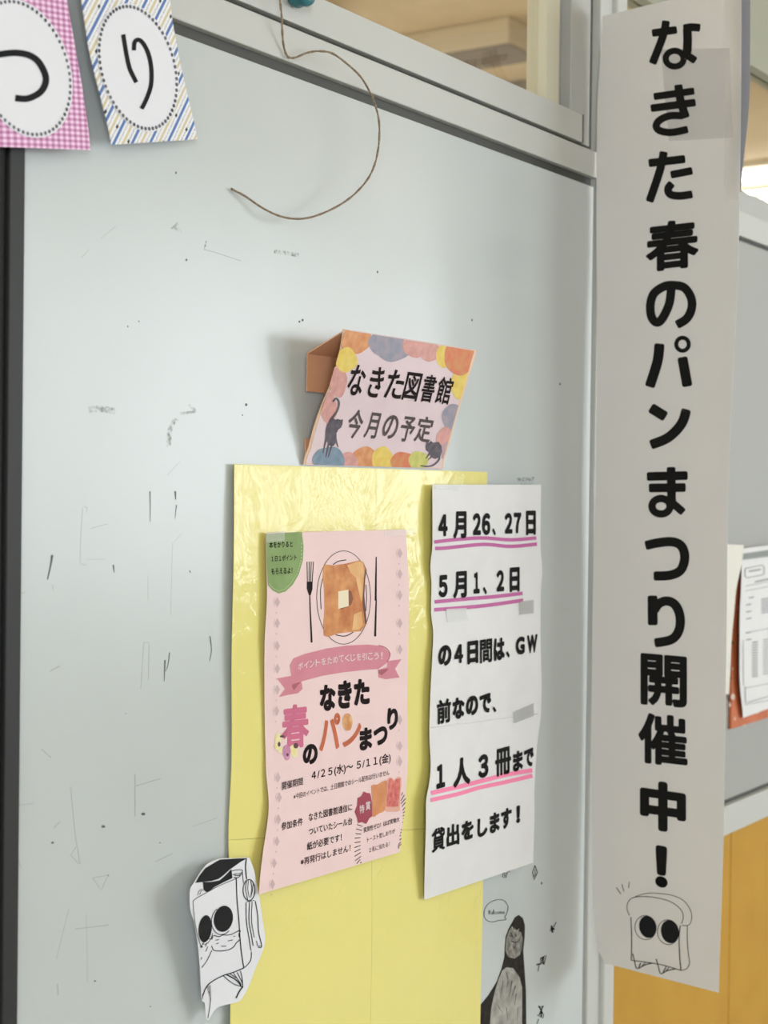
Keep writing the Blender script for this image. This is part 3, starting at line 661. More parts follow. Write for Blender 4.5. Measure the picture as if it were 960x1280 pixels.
pr(NS, 'tape', tape_w, nt_, .0012, lambda p: p.fill(c6([(178, 812), (300, 806), (308, 880), (190, 888)])))
pr(NS, 'tape', tape_g, nt_, .0012, lambda p: p.fill(c6([(612, 768), (698, 758), (698, 836), (615, 846)])))
pr(NS, 'tape', tape_g, nt_, .0012, lambda p: p.fill(c7([(577, 142), (697, 90), (700, 165), (580, 210)])))
pr(NS, 'tape', tape_w, nt_, .0012, lambda p: p.fill(c6([(112, 78), (265, 78), (258, 108), (112, 100)])))
pr(NS, 'lamination_edge', tape_w, nt_, .0011, lambda p: p.fill(c7([(86, 232), (720, 150), (722, 156), (86, 238)])))

# ---- folded title card
tc_ = thing('title_card', 'folded peach card with watercolour dots and two cats, standing on the yellow sheet top', 'sign', tuple(bp(470, 585)))
c3 = crop(3.4286, 360, 390)
bl = bp(382, 581, -.003); Xc0 = bl[0]
def on_x(px, py, X): r = ray(px, py); return CAM+r*(X/r[0])
tl = on_x(431.4, 412, Xc0)           # top left, sticks out from the panel
n_ = np.cross([1, 0, 0], tl-bl); n_ /= np.linalg.norm(n_)
if n_[1] > 0: n_ = -n_
def cb(u, v):
    return .0040*math.sin(min(1, max(0, v))*math.pi*1.5)*(1-min(1, max(0, v)))
TS = Sheet(bl, n_, [(431.4, 412), (421.5, 466), (402, 515), (389, 560), (382, 581)], [(593.4, 438), (584, 468), (571, 512), (559, 555), (551, 586)], cb)
card_m = mat('card_face', (232, 212, 218), .6, noise=(228, 206, 214), ns=25); peach = mat('peach_card', (232, 176, 140), .6)
TS.build('front_face', card_m, tc_, 10, 24, th=.0005)
# peach backing a little larger than the printed face
BS = Sheet(bl, n_, [(429.4, 411.5), (419, 466), (399.5, 515), (386, 560), (379.5, 581)], [(595.4, 438), (586.5, 468), (573.5, 512), (561.5, 555), (553.5, 586)], lambda u, v: cb(u, v)-.0006)
BS.build('front_backing', mat('peach_edge', (238, 200, 168), .6), tc_, 10, 24, th=.001)
# flap from the top fold back to the panel, then down along it
Wc = bp(553, 586, -.003)[0]-Xc0
fl = bp(393.5, 443, -.002); fl2 = bp(388.5, 490, -.002)
def flap(name, pts, th=.0009):
    V = []; Fa = []
    for X in (Xc0+.0005, Xc0+Wc-.003):
        for (y, z) in pts: V.append((X, y, z))
    n = len(pts)
    pts2 = []
    for i, (y, z) in enumerate(pts):
        a = pts[max(i-1, 0)]; b = pts[min(i+1, n-1)]; t = np.array([b[0]-a[0], b[1]-a[1]]); t /= np.linalg.norm(t); pts2.append((y+t[1]*th, z-t[0]*th))
    for X in (Xc0+.0005, Xc0+Wc-.003):
        for (y, z) in pts2: V.append((X, y, z))
    for i in range(n-1):
        Fa += [(i, i+1, n+i+1, n+i), (2*n+i, 3*n+i, 3*n+i+1, 2*n+i+1), (i, 2*n+i, 2*n+i+1, i+1), (n+i, n+i+1, 3*n+i+1, 3*n+i)]
    Fa += [(0, n, 3*n, 2*n), (n-1, 3*n-1, 4*n-1, 2*n-1)]
    return mesh(name, V, Fa, peach, tc_)
topb = BS.P(430, 412)
flap('top_flap', [(topb[1]+.0005, topb[2]), (-.0025, fl[2]), (-.0022, fl2[2])])
flap('bottom_flap', [(-.0035, bl[2]+.001), (-.0025, bl[2]+.005), (-.002, bp(377, 548)[2])])
reg = [(432, 412.5), (593, 438.5), (584, 468), (571, 512), (559, 555), (550.5, 585.5), (382.5, 580.5), (389.5, 560), (402.5, 515), (421.8, 466)]
def blob(col, lst, i, nz=None):
    m = mat('watercolour_%d' % i, col, .7, noise=nz or tuple(int(v*.92) for v in col), ns=120)
    for q_i, (x, y, rx, ry) in enumerate(lst):
        P_ = Print(TS, .00015+i*.00003+q_i*.000007)
        rx *= 1.12; ry *= 1.1
        cx, cy = c3([(x, y)])[0]; k = 26; ph = random.random()*6
        pts = [(cx+(rx/3.43)*(1+.06*math.sin(3*t+ph))*math.cos(t), cy+(ry/3.43)*(1+.06*math.sin(4*t+ph))*math.sin(t)) for t in [j*2*math.pi/k for j in range(k)]]
        for g in (0,):
            # card region is nearly convex: clip against its hull
            hull = [(432, 412.5), (593, 438.5), (550.5, 585.5), (382.5, 580.5)]
            qd = clip(pts, hull)
            if len(qd) > 2: P_.fill(qd)
        if P_.V: P_.build('watercolour_dot', m, tc_)
blob((226, 164, 118), [(290, 120, 62, 52), (330, 640, 58, 56)], 0, (214, 140, 92))
blob((148, 152, 170), [(425, 135, 70, 55), (450, 160, 62, 48), (715, 455, 50, 55)], 1, (172, 160, 172))
blob((226, 168, 162), [(545, 145, 50, 45), (610, 170, 42, 38), (215, 300, 34, 60), (175, 410, 32, 60), (680, 560, 42, 60), (255, 640, 40, 36)], 2)
blob((236, 212, 116), [(250, 205, 42, 48), (665, 190, 28, 44), (740, 310, 36, 62), (405, 630, 42, 48)], 3, (230, 196, 96))
blob((222, 122, 96), [(740, 190, 66, 72), (492, 645, 46, 42)], 4, (214, 150, 100))
blob((118, 142, 164), [(175, 630, 62, 48)], 5, (140, 158, 176))
blob((214, 212, 122), [(560, 638, 38, 38)], 6)
blob((200, 168, 176), [(695, 600, 40, 40)], 7)
cat = mat('print_cat_grey', (84, 78, 88), .7, noise=(110, 102, 112), ns=160)
def f(p):
    p.fill(c3([(168, 480), (195, 455), (203, 462), (212, 458), (225, 462), (236, 460), (234, 480), (228, 495), (215, 505), (208, 520), (208, 555), (195, 575), (178, 572), (160, 545), (162, 505)]))
    p.stroke(c3([(172, 490), (185, 460), (210, 425), (219, 390), (207, 370), (192, 385)]), 3, 2)
    for a, b in (((165, 540), (150, 605)), ((175, 560), (162, 625)), ((190, 565), (172, 622)), ((203, 540), (215, 580))): p.stroke(c3([a, b]), 2.4, 1.2, smooth=False)
def g(p):
    p.fill(c3([(590, 575), (594, 558), (604, 562), (612, 552), (622, 560), (645, 556), (658, 575), (660, 600), (650, 622), (630, 630), (612, 622), (604, 600), (592, 592)]))
    p.stroke(c3([(645, 600), (648, 630), (625, 655), (595, 662), (568, 658)]), 2.6, 1.6)
    p.stroke(c3([(612, 600), (590, 628)]), 2.4, 1.2, smooth=False); p.stroke(c3([(625, 612), (600, 634)]), 2.4, 1.2, smooth=False)
pr(TS, 'cat_print', cat, tc_, .00045, f, 'stretching cat with raised tail'); pr(TS, 'cat_print', cat, tc_, .00045, g, 'crouching cat')
def tline(chs, TLx, lean, color, name):
    def f(p):
        for ch, x0, y0, x1, y1 in chs:
            k = .13; H_ = (y1-y0)-k*(x1-x0); dx = lean*(H_)
            p.text(ch, c3([(x0+dx, y0), (x1, y0+k*(x1-x0-dx)), (x1-dx, y1), (x0, y1-k*(x1-x0-dx))]), .018)
    pr(TS, name, color, tc_, .00045, f)
tline([('な', 246, 223, 345, 362), ('き', 334, 232, 424, 370), ('た', 408, 244, 512, 376), ('図', 485, 256, 580, 384), ('書', 562, 266, 645, 390), ('館', 626, 276, 716, 398)], 0, .26, mat('print_dark_brown', (30, 18, 20), .8, spec=.2), 'lettering')
tline([('今', 243, 415, 335, 546), ('月', 322, 428, 402, 545), ('の', 396, 438, 484, 548), ('予', 470, 445, 556, 560), ('定', 538, 444, 632, 562)], 0, .26, mat('print_grey_brown', (84, 72, 72), .6), 'lettering')

# ---- paper cut-out of a block shaped figure with a graduation cap
cu = thing('paper_cutout', 'white paper cut-out of a moustached character in a graduation cap', 'cutout', tuple(bp(280, 1170, -.008)))
c9 = crop(5.562, 220, 1050)
out = [(310, 130), (420, 126), (500, 122), (520, 150), (545, 220), (560, 300), (585, 430), (600, 540), (620, 690), (600, 780), (550, 900), (500, 1030), (460, 1100), (430, 1125), (330, 1150), (290, 1165), (260, 1195), (235, 1240), (222, 1253), (210, 1235), (205, 1160), (200, 1130), (180, 1110), (172, 980), (165, 850), (150, 700), (130, 580), (103, 490), (97, 420), (100, 340), (125, 300), (180, 210), (230, 160)]
opx = c9(out)
cub = lambda u, v: .0075+.012*(1-u)**1.5+.004*math.sin(v*5)*(1-u)
CS = Sheet((0, 0, 0), BN, [(236, 1072), (236, 1276)], [(332, 1072), (332, 1276)], cub)
def smooth_closed(P, k=4):
    P = [np.array(p, float) for p in P]; n = len(P); Q = []
    for i in range(n):
        a, b, c_, d = P[i-1], P[i], P[(i+1) % n], P[(i+2) % n]
        for j in range(k):
            t = j/k; Q.append(tuple(.5*(2*b+(c_-a)*t+(2*a-5*b+4*c_-d)*t*t+(3*b-a-3*c_+d)*t**3)))
    return Q
def outline_sheet(S0, name, poly, m, parent, th=.0004, step=5.0):
    """a cut sheet of any outline, meshed finely enough to follow the bulge"""
    P2, Fa, be = cut_grid(poly, step, step*2); V = [S0.P(x, y) for x, y in P2]; n = len(V)
    V = V+[v-S0.n*th for v in V]; Fa = Fa+[tuple(i+n for i in reversed(q_)) for q_ in Fa]+[(a, b, b+n, a+n) for a, b in be]
    return mesh(name, V, Fa, m, parent)
outline_sheet(CS, 'paper', smooth_closed(opx), mat('bright_paper', (232, 233, 240), .55), cu)
def f(p):
    p.fill(c9([(135, 298), (165, 245), (205, 195), (305, 136), (400, 130), (498, 126), (450, 152), (375, 205), (330, 245), (298, 270), (250, 285)]))
    p.fill(c9([(188, 292), (240, 292), (305, 280), (345, 245), (386, 202), (390, 240), (392, 265), (340, 290), (270, 325), (232, 355), (210, 362), (192, 345)]))
pr(CS, 'cap_ink', pen, cu, .0004, f)
pr(CS, 'eye_ink', pen, cu, .0004, lambda p: (p.ell(*c9([(203, 617)])[0], 46/5.56, 95/5.56, 6), p.ell(*c9([(330, 548)])[0], 66/5.56, 92/5.56, 10)))
def f(p):
    for pts, w in [([(490, 130), (484, 190), (492, 272)], 1.3), ([(118, 425), (150, 400), (215, 365), (300, 318), (420, 268)], .8), ([(118, 425), (128, 540), (150, 660), (178, 750)], .7), ([(152, 385), (160, 355), (185, 340)], .7), ([(165, 378), (175, 355), (192, 350)], .7), ([(420, 265), (424, 400), (438, 560), (447, 700), (458, 800), (472, 890)], 1.2), ([(390, 215), (420, 208), (456, 208), (462, 222), (440, 235), (405, 235)], .9), ([(395, 240), (430, 248), (460, 235)], 1), ([(400, 258), (430, 262), (450, 245)], 1), ([(462, 225), (466, 265), (470, 300)], .8),
                   ([(492, 280), (485, 340), (500, 420)], .8), ([(505, 278), (500, 340), (510, 400)], .7), ([(520, 285), (528, 340), (520, 400)], .8), ([(538, 300), (530, 360), (520, 400)], .6), ([(490, 430), (545, 420)], .8), ([(488, 435), (490, 560), (508, 680), (522, 768)], 1), ([(512, 430), (508, 560), (525, 660), (537, 735)], 1), ([(530, 430), (526, 560), (545, 678)], .8), ([(552, 425), (568, 520), (575, 640), (596, 738), (570, 745)], 1.1), ([(560, 700), (570, 735), (590, 735)], .8),
                   ([(525, 775), (522, 830), (500, 865), (472, 890)], .9), ([(185, 1085), (210, 1025), (250, 985), (330, 942), (400, 920), (472, 890)], 1.2), ([(330, 945), (400, 1000), (462, 1020)], 1), ([(350, 935), (420, 975), (455, 1018)], 1.5), ([(375, 930), (420, 960)], 1), ([(400, 925), (455, 1005)], .9), ([(425, 920), (465, 1000)], 1), ([(448, 910), (460, 960), (465, 1020)], 1), ([(465, 1020), (440, 1055), (418, 1100)], 1.6), ([(180, 1110), (200, 1050)], .7), ([(218, 1015), (240, 1110), (222, 1240)], .8),
                   ([(250, 690), (262, 665), (300, 672), (325, 662), (380, 658), (445, 628), (438, 660), (445, 690), (420, 715), (400, 745), (360, 765), (300, 772), (262, 765), (248, 735)], 1.0), ([(250, 690), (215, 690), (185, 725), (172, 748)], .8), ([(180, 888), (215, 840), (250, 768)], .8), ([(170, 735), (185, 745)], 1.6), ([(275, 697), (300, 692)], .9), ([(280, 722), (298, 716)], .9), ([(360, 702), (395, 695)], .9), ([(315, 738), (350, 738)], .9), ([(400, 672), (412, 668)], .8), ([(205, 740), (215, 715)], .8), ([(208, 775), (222, 740)], .8), ([(175, 830), (180, 815)], .8)]:
        p.stroke(c9(pts), w)
    p.ring(*c9([(508, 348)])[0], 41/5.56, 73/5.56, 1.1); p.ring(*c9([(322, 560)])[0], 74/5.56, 98/5.56, .9, 8, 40, 230); p.ring(*c9([(206, 625)])[0], 52/5.56, 100/5.56, .7, 6, 10, 100)
pr(CS, 'line_work', pen, cu, .0004, f)
pr(CS, 'grey_shading', mat('pencil_grey', (150, 150, 156), .6), cu, .0004, lambda p: p.fill(c9([(214, 1025), (240, 1005), (244, 1060), (245, 1120), (228, 1070)])))

# ---- garland cards
def pattern_mat(name, builder):
    m = bpy.data.materials.new(name); m.use_nodes = True; nt = m.node_tree; b = nt.nodes['Principled BSDF']; b.inputs['Roughness'].default_value = .6
    uv = nt.nodes.new('ShaderNodeUVMap'); builder(nt, uv, b); return m
def mth(nt, op, a, b=None, c_=None):
    n = nt.nodes.new('ShaderNodeMath'); n.operation = op
    for i, v in enumerate((a, b, c_)):
        if v is None: continue
        if isinstance(v, (int, float)): n.inputs[i].default_value = v
        else: nt.links.new(v, n.inputs[i])
    return n.outputs[0]
def mixc(nt, fac, a, b):
    n = nt.nodes.new('ShaderNodeMix'); n.data_type = 'RGBA'
    nt.links.new(fac, n.inputs[0])
    for k, v in ((6, a), (7, b)):
        if isinstance(v, tuple): n.inputs[k].default_value = v
        else: nt.links.new(v, n.inputs[k])
    return n.outputs[2]
def gingham(nt, uv, b):
    sx = nt.nodes.new('ShaderNodeSeparateXYZ'); rot = nt.nodes.new('ShaderNodeMapping'); rot.inputs['Rotation'].default_value[2] = GING[0]
    nt.links.new(uv.outputs[0], rot.inputs[0]); nt.links.new(rot.outputs[0], sx.inputs[0])
    P_ = GING[1]
    a = mth(nt, 'GREATER_THAN', mth(nt, 'FRACT', mth(nt, 'DIVIDE', sx.outputs[0], P_*1.28)), .5); c_ = mth(nt, 'GREATER_THAN', mth(nt, 'FRACT', mth(nt, 'DIVIDE', sx.outputs[1], P_*.80)), .5)
    s_ = mth(nt, 'MULTIPLY', mth(nt, 'ADD', a, c_), .5)
    r = nt.nodes.new('ShaderNodeValToRGB'); nt.links.new(s_, r.inputs[0]); r.color_ramp.interpolation = 'CONSTANT'
    e = r.color_ramp.elements; e[0].color = rgb((250, 220, 244)); e[0].position = 0; e[1].position = .25; e[1].color = rgb((222, 160, 206)); e2 = e.new(.75); e2.color = rgb((182, 112, 160))
    nt.links.new(r.outputs[0], b.inputs['Base Color'])
def stripes(nt, uv, b):
    sx = nt.nodes.new('ShaderNodeSeparateXYZ'); rot = nt.nodes.new('ShaderNodeMapping'); rot.inputs['Rotation'].default_value[2] = STRI[0]
    nt.links.new(uv.outputs[0], rot.inputs[0]); nt.links.new(rot.outputs[0], sx.inputs[0])
    ph = mth(nt, 'FRACT', mth(nt, 'DIVIDE', sx.outputs[0], STRI[1])); alo = sx.outputs[1]
    def band(c0, w): return mth(nt, 'LESS_THAN', mth(nt, 'ABSOLUTE', mth(nt, 'SUBTRACT', ph, c0)), w)
    n = nt.nodes.new('ShaderNodeTexNoise'); mp = nt.nodes.new('ShaderNodeMapping'); mp.inputs['Scale'].default_value = (2600, 1300, 1)
    nt.links.new(rot.outputs[0], mp.inputs[0]); nt.links.new(mp.outputs[0], n.inputs['Vector']); n.inputs['Scale'].default_value = 1; n.inputs['Detail'].default_value = 1
    scr = mth(nt, 'GREATER_THAN', n.outputs['Fac'], .55)
    col = mixc(nt, band(.15, .085), rgb((240, 240, 244)), rgb((84, 120, 184)))
    col = mixc(nt, band(.65, .075), col, rgb((216, 202, 166)))
    t = mth(nt, 'MULTIPLY', mth(nt, 'MAXIMUM', band(.40, .055), band(.90, .055)), scr)
    col = mixc(nt, t, col, rgb((120, 124, 138)))
    dot = mth(nt, 'MULTIPLY', band(.90, .075), mth(nt, 'LESS_THAN', mth(nt, 'FRACT', mth(nt, 'DIVIDE', alo, .026)), .10))
    col = mixc(nt, dot, col, rgb((44, 44, 58)))
    nt.links.new(col, b.inputs['Base Color'])
def garland(name, label, S0, ell, strokes, wst, matb, param):
    t = thing(name, label, 'card', tuple(S0.P(*ell[0])), group=None)
    o = S0.build('patterned_card', bpy.data.materials.new('tmp'), t, 10, 20, th=.0008)
    a = S0.P(*param[1]); b = S0.P(*param[2]); d = b-a; ang = math.atan2(np.dot(d, S0.vv), np.dot(d, S0.h))
    globals()[param[0]] = (math.pi/2-ang if param[0] == 'STRI' else -ang, param[3])
    o.data.materials[0] = pattern_mat(name+'_pattern', matb)
    (cx, cy), A, B = ell
    E = lambda s_, k: [(cx+s_*(A[0]*math.cos(t_)+B[0]*math.sin(t_)), cy+s_*(A[1]*math.cos(t_)+B[1]*math.sin(t_))) for t_ in [j*2*math.pi/k for j in range(k)]]
    p = Print(S0, .0004); p.fill(E(1.05, 60)); p.build('white_oval', mat('oval_paper', (234, 234, 242), .6), t)
    p = Print(S0, .0006)
    for (x, y) in E(1.0, 64):
        if -10 < y < 200: p.ell(x, y, 1.8, 2.5, -15, 10)
    o = p.build('dotted_border', mat('print_grey_dots', (112, 112, 122), .6, noise=(60, 60, 68), ns=60), t)
    p = Print(S0, .0007)
    for s_ in strokes: p.stroke(s_, wst)
    p.build('handwritten_character', pen, t)
    return t
gb = lambda u, v: .022-.006*u+.006*v
G1 = Sheet((0, 0, 0), BN, [(-70, -45), (-55, 80), (-40, 182)], [(76, -45), (84, 0), (96, 70), (106, 130), (113, 187.5)], lambda u, v: .024-.010*v+.004*math.sin(3*u))
garland('garland_card', 'pink gingham garland card with handwritten kana in an oval, top left', G1, ((29, 85), (59, 23), (0, 80)),
        [[(-30, 76), (-12, 70), (0, 68), (18, 66), (35, 68.5), (47, 76), (55, 89), (57.5, 101), (52.5, 113), (43, 120), (32, 123.5), (19, 122.5)]], 8.2, gingham, ('GING', (0, 180), (60, 182), .0045))
G2 = Sheet((0, 0, 0), BN, [(94, -60), (105, 20), (112, 63), (126, 121), (139.5, 181)], [(206, -60), (216, 28), (226, 82), (236, 125), (246.5, 174)], lambda u, v: .030-.006*u-.014*v)
garland('garland_card', 'blue and beige striped garland card with handwritten kana, right of the pink one', G2, ((172.5, 84.5), (48.5, 21.2), (0, 73.5)),
        [[(154, 43), (156, 55), (158.5, 70), (162, 85), (166, 94), (170.5, 103)], [(167.5, 63), (168, 54), (171, 50), (176, 51), (182, 59), (187, 72), (189.5, 90), (188.5, 108), (183, 124), (177, 136)]], 5.4, stripes, ('STRI', (110, 48.4), (130, 9.4), .0155))

# ---- twine with teal magnet
def tube(name, pts, r, m, parent, k=8):
    P = [np.array(p) for p in pts]; Q = []; n = len(P)
    for i in range(n-1):
        a, b, c_, d = P[max(i-1, 0)], P[i], P[i+1], P[min(i+2, n-1)]
        for t in (0, .25, .5, .75): Q.append(.5*(2*b+(c_-a)*t+(2*a-5*b+4*c_-d)*t*t+(3*b-a-3*c_+d)*t**3))
    Q.append(P[-1]); V = []; Fa = []; n = len(Q)
    for i, p in enumerate(Q):
        t = Q[min(i+1, n-1)]-Q[max(i-1, 0)]; t /= np.linalg.norm(t)
        a = np.cross(t, [0, 1.0, .01]); a /= np.linalg.norm(a); b = np.cross(t, a)
        rr = r*(1+.12*math.sin(i*2.1))
        for j in range(k):
            th = j*2*math.pi/k+i*.5; V.append(p+(a*math.cos(th)+b*math.sin(th))*rr*(1 if j % 2 else .82))
    for i in range(n-1):
        for j in range(k): Fa.append((i*k+j, i*k+(j+1) % k, (i+1)*k+(j+1) % k, (i+1)*k+j))
    Fa += [tuple(range(k)), tuple(range((n-1)*k, n*k))]
    return mesh(name, V, Fa, m, parent, smooth=True)
tw = [(346, -60, .010), (348, -25, .010), (350, 0, .012), (352, 19, .012), (353, 41, .010), (355, 59, .006), (360, 71, .006), (369, 72, .008), (384, 66, .012), (400, 64, .016), (416, 67, .020), (434, 80, .024), (450, 95, .026), (461, 112.5, .028), (468, 128, .028), (473.5, 150, .027), (474, 175, .026), (470, 200, .025), (461, 222, .024), (445, 241, .023), (425, 256, .022), (400, 268, .020), (381, 273, .018), (362.5, 273, .015), (344, 268, .012), (325, 258, .008), (306, 245, .005), (289, 236, .002)]
o = tube('twine', [bp(x, y, -d) for x, y, d in tw], .00095, mat('jute', (158, 140, 118), .8, noise=(120, 100, 80), ns=500), None)
o['label'] = 'loop of brown twine dangling over the door rail'; o['category'] = 'string'
mg = thing('magnet', 'teal round magnet holding the twine at the top edge', 'magnet', tuple(bp(366, -4, -.003)))
cpt = bp(364, -6, 0)
V = []; Fa = []; k = 24
prof = [(0, .0), (.0105, .0), (.0115, .003), (.0105, .0075), (.0115, .011), (.0105, .0145), (.006, .016), (0, .0165)]
for r_, d_ in prof:
    for j in range(k): V.append((cpt[0]+r_*math.cos(j*2*math.pi/k), -.003-d_, cpt[2]+r_*math.sin(j*2*math.pi/k)))
for i in range(len(prof)-1):
    for j in range(k): Fa.append((i*k+j, i*k+(j+1) % k, (i+1)*k+(j+1) % k, (i+1)*k+j))
mesh('magnet_body', V, Fa, mat('teal_plastic', (42, 112, 122), .3), mg, smooth=True)

# ---- vertical banner hung on the post
bn = thing('vertical_banner', 'tall white vertical banner with black Japanese lettering hanging from the grey post', 'banner', (1.59, -.02, 1.95))
A_ = np.array([1.6035, -.0085, 0]); B_ = np.array([1.5805, -.172, 0])
nb = np.cross(B_-A_, [0, 0, 1.0]); nb /= np.linalg.norm(nb)
if nb[0] > 0: nb = -nb
bl_ = [(754, 20), (751, 62), (747, 125), (745.6, 200), (745.5, 300), (746, 400), (744.7, 600), (741.6, 712), (740, 800), (739.5, 1000), (740.8, 1100), (743, 1150), (748, 1188), (756, 1204)]
br_ = [(927, -22), (926.5, 100), (925.5, 175), (924.5, 237), (923, 320), (919.7, 400), (915, 494), (911, 587), (909.5, 640), (909, 700), (908, 800), (907, 870), (904.7, 1038), (903, 1090), (898.5, 1241)]
bb = lambda u, v: .003*math.sin(v*6+1)*math.sin(math.pi*min(1, max(0, u)))
BSH = Sheet(A_, nb, bl_, br_, bb)
banner_m = mat('banner_paper', (234, 231, 226), .42, noise=(231, 228, 224), ns=20)
nt0 = banner_m.node_tree; tr_ = nt0.nodes.new('ShaderNodeBsdfTranslucent'); tr_.inputs[0].default_value = (.89, .88, .89, 1); mx_ = nt0.nodes.new('ShaderNodeMixShader'); mx_.inputs[0].default_value = .5
nt0.links.new(nt0.nodes['Principled BSDF'].outputs[0], mx_.inputs[1]); nt0.links.new(tr_.outputs[0], mx_.inputs[2]); nt0.links.new(mx_.outputs[0], nt0.nodes['Material Output'].inputs[0])
BSH.build('banner_sheet', banner_m, bn, 14, 80, th=.0003)
b5 = crop(3.2, 740, 0); b6 = crop(3.2, 740, 400); b7 = crop(2.56, 740, 780)
bd_ = crop(3.765, 800, 0)
def ring_pts(cx, cy, rx, ry, n=14): return [(cx+rx*math.cos(i*2*math.pi/n), cy+ry*math.sin(i*2*math.pi/n)) for i in range(n)]
KANA = [  # crop, [(points, width in crop pixels, closed)]
 (bd_, [([(56, 156), (174, 140)], 33, 0), ([(123, 97), (108, 170), (58, 300)], 34, 0), ([(204, 134), (240, 128), (284, 131)], 34, 0), ([(222, 130), (224, 185), (222, 250)], 38, 0), (ring_pts(163, 276, 42, 37), 27, 1), ([(205, 248), (262, 287)], 32, 0)]),
 (bd_, [([(64, 455), (256, 428)], 31, 0), ([(50, 510), (262, 482)], 33, 0), ([(180, 398), (190, 470), (216, 555)], 36, 0), ([(205, 545), (140, 545), (92, 566), (76, 594), (96, 616), (150, 623), (226, 608)], 32, 0)]),
 (bd_, [([(40, 768), (213, 748)], 35, 0), ([(112, 713), (94, 800), (44, 950)], 35, 0), ([(144, 823), (247, 803)], 33, 0), ([(152, 862), (132, 888), (142, 914), (185, 922), (247, 914)], 34, 0)]),
 (b5, [([(318, 1140), (310, 1210), (285, 1268), (262, 1290), (240, 1272), (233, 1225), (247, 1175), (288, 1146), (325, 1141), (368, 1150), (396, 1190), (398, 1235), (378, 1275), (338, 1300)], 32, 0)]),
 (b6, [([(270, 94), (262, 165), (230, 268)], 37, 0), ([(361, 148), (382, 266)], 37, 0), (ring_pts(362, 97, 25, 26), 15, 1)]),
 (b6, [([(234, 350), (295, 388)], 38, 0), ([(378, 357), (358, 415), (305, 470), (234, 500)], 36, 0)]),
 (b6, [([(219, 626), (383, 622)], 32, 0), ([(227, 672), (375, 670)], 32, 0), ([(316, 588), (319, 750)], 32, 0), (ring_pts(276, 745, 36, 31), 27, 1), ([(322, 732), (366, 770)], 29, 0)]),
 (b6, [([(213, 903), (260, 892), (320, 887), (358, 905), (371, 950), (355, 1000), (312, 1021), (246, 1024)], 34, 0)]),
 (b6, [([(242, 1102), (243, 1221)], 36, 0), ([(248, 1165), (266, 1136), (300, 1124), (333, 1140), (352, 1185), (348, 1240), (318, 1278), (250, 1292)], 34, 0)]),
]
for cc, strokes in KANA:
    def f(p):
        sc_ = abs(cc([(100, 0)])[0][0]-cc([(0, 0)])[0][0])/100
        for pts, w, cl in strokes: p.stroke(cc(pts), w*sc_*1.10, closed=bool(cl), cap=not cl)
    pr(BSH, 'printed_character', ink, bn, .0005, f)
for cc, lst in ((b5, [('春', 216, 870, 426, 1091)]), (b7, [('開', 155, 92, 304, 270), ('催', 148, 280, 306, 461), ('中', 153, 494, 301, 675), ('！', 202, 706, 242, 847)])):
    for ch, x0, y0, x1, y1 in lst:
        a = cc([((x0+x1)/2, (y0+y1)/2)])[0]; k = (a[1]-615)/(a[0]+1900)
        bd = {'春': .036, '開': .034, '催': .034, '中': .055, '！': .05}.get(ch, .06)
        pr(BSH, 'printed_character', ink, bn, .0005, lambda p: p.text(ch, cc(boxquad(x0, y0, x1, y1, k)), bd))
b9 = crop(4.364, 740, 1080)
def f(p):
    for pts, w in [([(205, 280), (192, 250), (195, 212), (225, 183), (300, 178), (380, 190), (440, 212), (485, 250), (498, 290), (488, 325)], .9), ([(235, 178), (300, 160), (380, 162), (450, 175), (505, 205), (538, 255), (543, 300), (528, 333), (490, 335)], .8), ([(482, 335), (475, 400), (478, 500), (485, 578)], 1.2), ([(520, 335), (520, 420), (527, 500), (532, 540), (515, 572), (485, 580)], .9),
                   ([(212, 290), (216, 400), (214, 525)], 1.2), ([(214, 525), (290, 535), (380, 550), (450, 570), (485, 580)], 1), ([(222, 490), (232, 530), (246, 570), (290, 550), (325, 542)], 1.2), ([(350, 518), (362, 560), (375, 598), (410, 582), (455, 572)], 1.2), ([(133, 128), (157, 163)], 1), ([(163, 110), (174, 150)], .9), ([(204, 96), (199, 132)], .9),
                   ([(255, 565), (265, 540)], 1.4), ([(270, 560), (290, 538)], 1), ([(388, 590), (405, 560)], 1.4), ([(402, 585), (420, 565)], 1)]: p.stroke(b9(pts), w)
    p.ring(*b9([(292, 347)])[0], 58/4.364, 66/4.364, .8, -8); p.ring(*b9([(415, 372)])[0], 58/4.364, 68/4.364, .8, -8)
pr(BSH, 'toast_doodle_lines', pen, bn, .0005, f)
pr(BSH, 'toast_doodle_eyes', pen, bn, .0006, lambda p: (p.ell(*b9([(304, 343)])[0], 47/4.364, 61/4.364, -12), p.ell(*b9([(425, 369)])[0], 49/4.364, 64/4.364, -12)))
pr(BSH, 'paper_join', mat('grey_overlap', (192, 190, 190), .5, alpha=.35), bn, .0004, lambda p: p.fill([(826, 62), (912, 60), (916, 172), (836, 176)]))
# curled rear strip on the free edge
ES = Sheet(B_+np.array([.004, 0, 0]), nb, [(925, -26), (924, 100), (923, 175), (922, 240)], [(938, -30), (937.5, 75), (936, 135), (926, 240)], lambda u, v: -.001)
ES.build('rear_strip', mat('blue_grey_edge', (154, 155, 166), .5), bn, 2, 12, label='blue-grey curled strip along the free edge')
pr(BSH, 'tape', tape_m, bn, .0008, lambda p: p.fill([(905, -10), (926, -14), (924, 250), (906, 250)]))

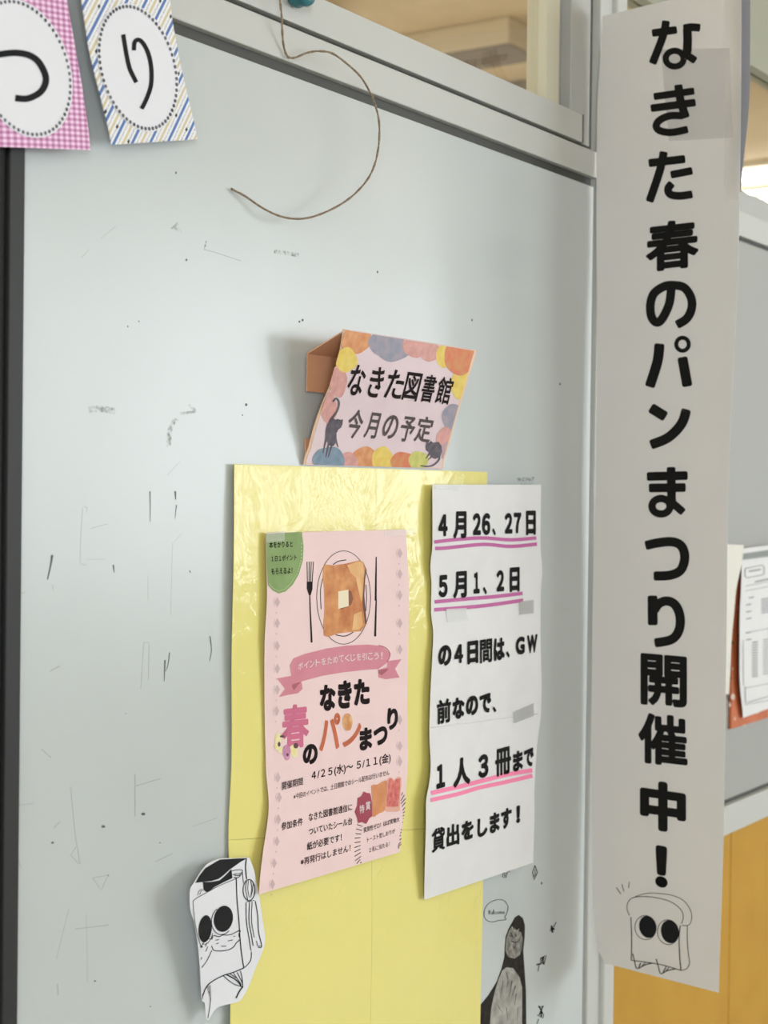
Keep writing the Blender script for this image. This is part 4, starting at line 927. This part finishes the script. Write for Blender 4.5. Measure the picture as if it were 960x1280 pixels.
# ---- orange board with documents on the fixed partition
ob = thing('orange_clipboard', 'worn orange board hanging on the partition right of the banner', 'board', tuple(bp(940, 800)))
orr = mat('worn_orange', (206, 116, 72), .6, noise=(190, 100, 60), ns=22)
O0 = bp(900, 675); O1 = bp(911, 912)
xa = bp(910, 911)[0]; za = bp(910, 911)[2]; zt_ = bp(935, 686)[2]
box('board', xa, xa+.32, -.005, -.0005, za, zt_, orr, ob, c=.001)
px_ = crop(4.571, 890, 660)
OSH = Sheet((0, -.0055, 0), BN, [(880, 660), (880, 940)], [(1000, 660), (1000, 940)])
def f(p):
    for x, y, rx, ry in [(118, 655, 5, 9), (150, 615, 4, 7), (95, 1140, 4, 6), (110, 860, 3, 5), (150, 480, 3, 5)]: p.ell(*px_([(x, y)])[0], rx/4.57, ry/4.57)
pr(OSH, 'pin_holes', mat('dark_hole', (60, 34, 24), .8), ob, .0003, f)['kind'] = 'stuff'
def f(p):
    for x, y, rx, ry in [(120, 965, 12, 18), (102, 1010, 5, 14), (185, 1128, 9, 6), (255, 1055, 14, 6), (118, 805, 3, 8), (130, 1090, 4, 12), (150, 450, 3, 8)]: p.ell(*px_([(x, y)])[0], rx/4.57, ry/4.57)
pr(OSH, 'worn_patches', mat('scraped_patch', (214, 190, 172), .7), ob, .0003, f)['kind'] = 'stuff'
dc = thing('document_sheet', 'printed white timetable clipped onto the orange board', 'paper', tuple(bp(945, 780, -.01)))
DS = Sheet((0, 0, 0), BN, px_([(170, 118), (168, 300), (160, 480), (158, 700), (160, 900), (178, 1085)]), px_([(640, 60), (640, 300), (640, 480), (640, 700), (640, 800), (640, 915)]), lambda u, v: .010+.004*math.sin(v*3))
DS.build('paper_sheet', paper_m, dc, 8, 24)
def f(p):
    p.stroke(px_([(190, 232), (285, 212), (298, 222), (298, 262), (285, 268), (200, 285), (190, 275), (190, 232)]), 1, smooth=False)
    for y in (322, 350, 590, 905, 1000): p.stroke(px_([(190, y+10), (420, y-35)]), .7, smooth=False)
    for i in range(14): p.stroke(px_([(230, 655+i*15), (262, 650+i*15)]), 1.4, smooth=False); p.stroke(px_([(292, 640+i*15), (400, 622+i*15)]), 1.1, smooth=False)
    for i in range(7): p.stroke(px_([(282, 408+i*13), (400, 386+i*13)]), 1.3, smooth=False)
    for x, y in ((200, 440), (200, 480), (215, 400), (200, 520), (200, 600), (200, 640)): p.stroke(px_([(x-5, y), (x+25, y-6)]), 1.4, smooth=False)
    p.stroke(px_([(190, 905), (192, 1000), (330, 960)]), .9, smooth=False); p.stroke(px_([(210, 248), (280, 236)]), 1.8, smooth=False)
    p.stroke(px_([(245, 308), (330, 290)]), 1.8, smooth=False); p.stroke(px_([(178, 640), (180, 900)]), .6, smooth=False)
pr(DS, 'printed_lines', mat('print_mid_grey', (140, 142, 144), .6), dc, .0006, f)
pr(DS, 'clip', mat('steel_clip', (140, 142, 138), .35, metal=.6), dc, .002, lambda p: p.fill(px_([(172, 148), (420, 112), (420, 150), (172, 182)])))
sh = thing('loose_paper', 'blank white sheet sticking out behind the banner, in front of the orange board', 'paper', tuple(bp(915, 760, -.02)))
WS = Sheet((0, 0, 0), BN, [(868, 678), (868, 860)], px_([(182, 98), (170, 200), (140, 340), (125, 500), (112, 640), (105, 800), (98, 950)]), lambda u, v: .016)
WS.build('paper_sheet', mat('cream_paper', (226, 224, 214), .6), sh, 6, 20)
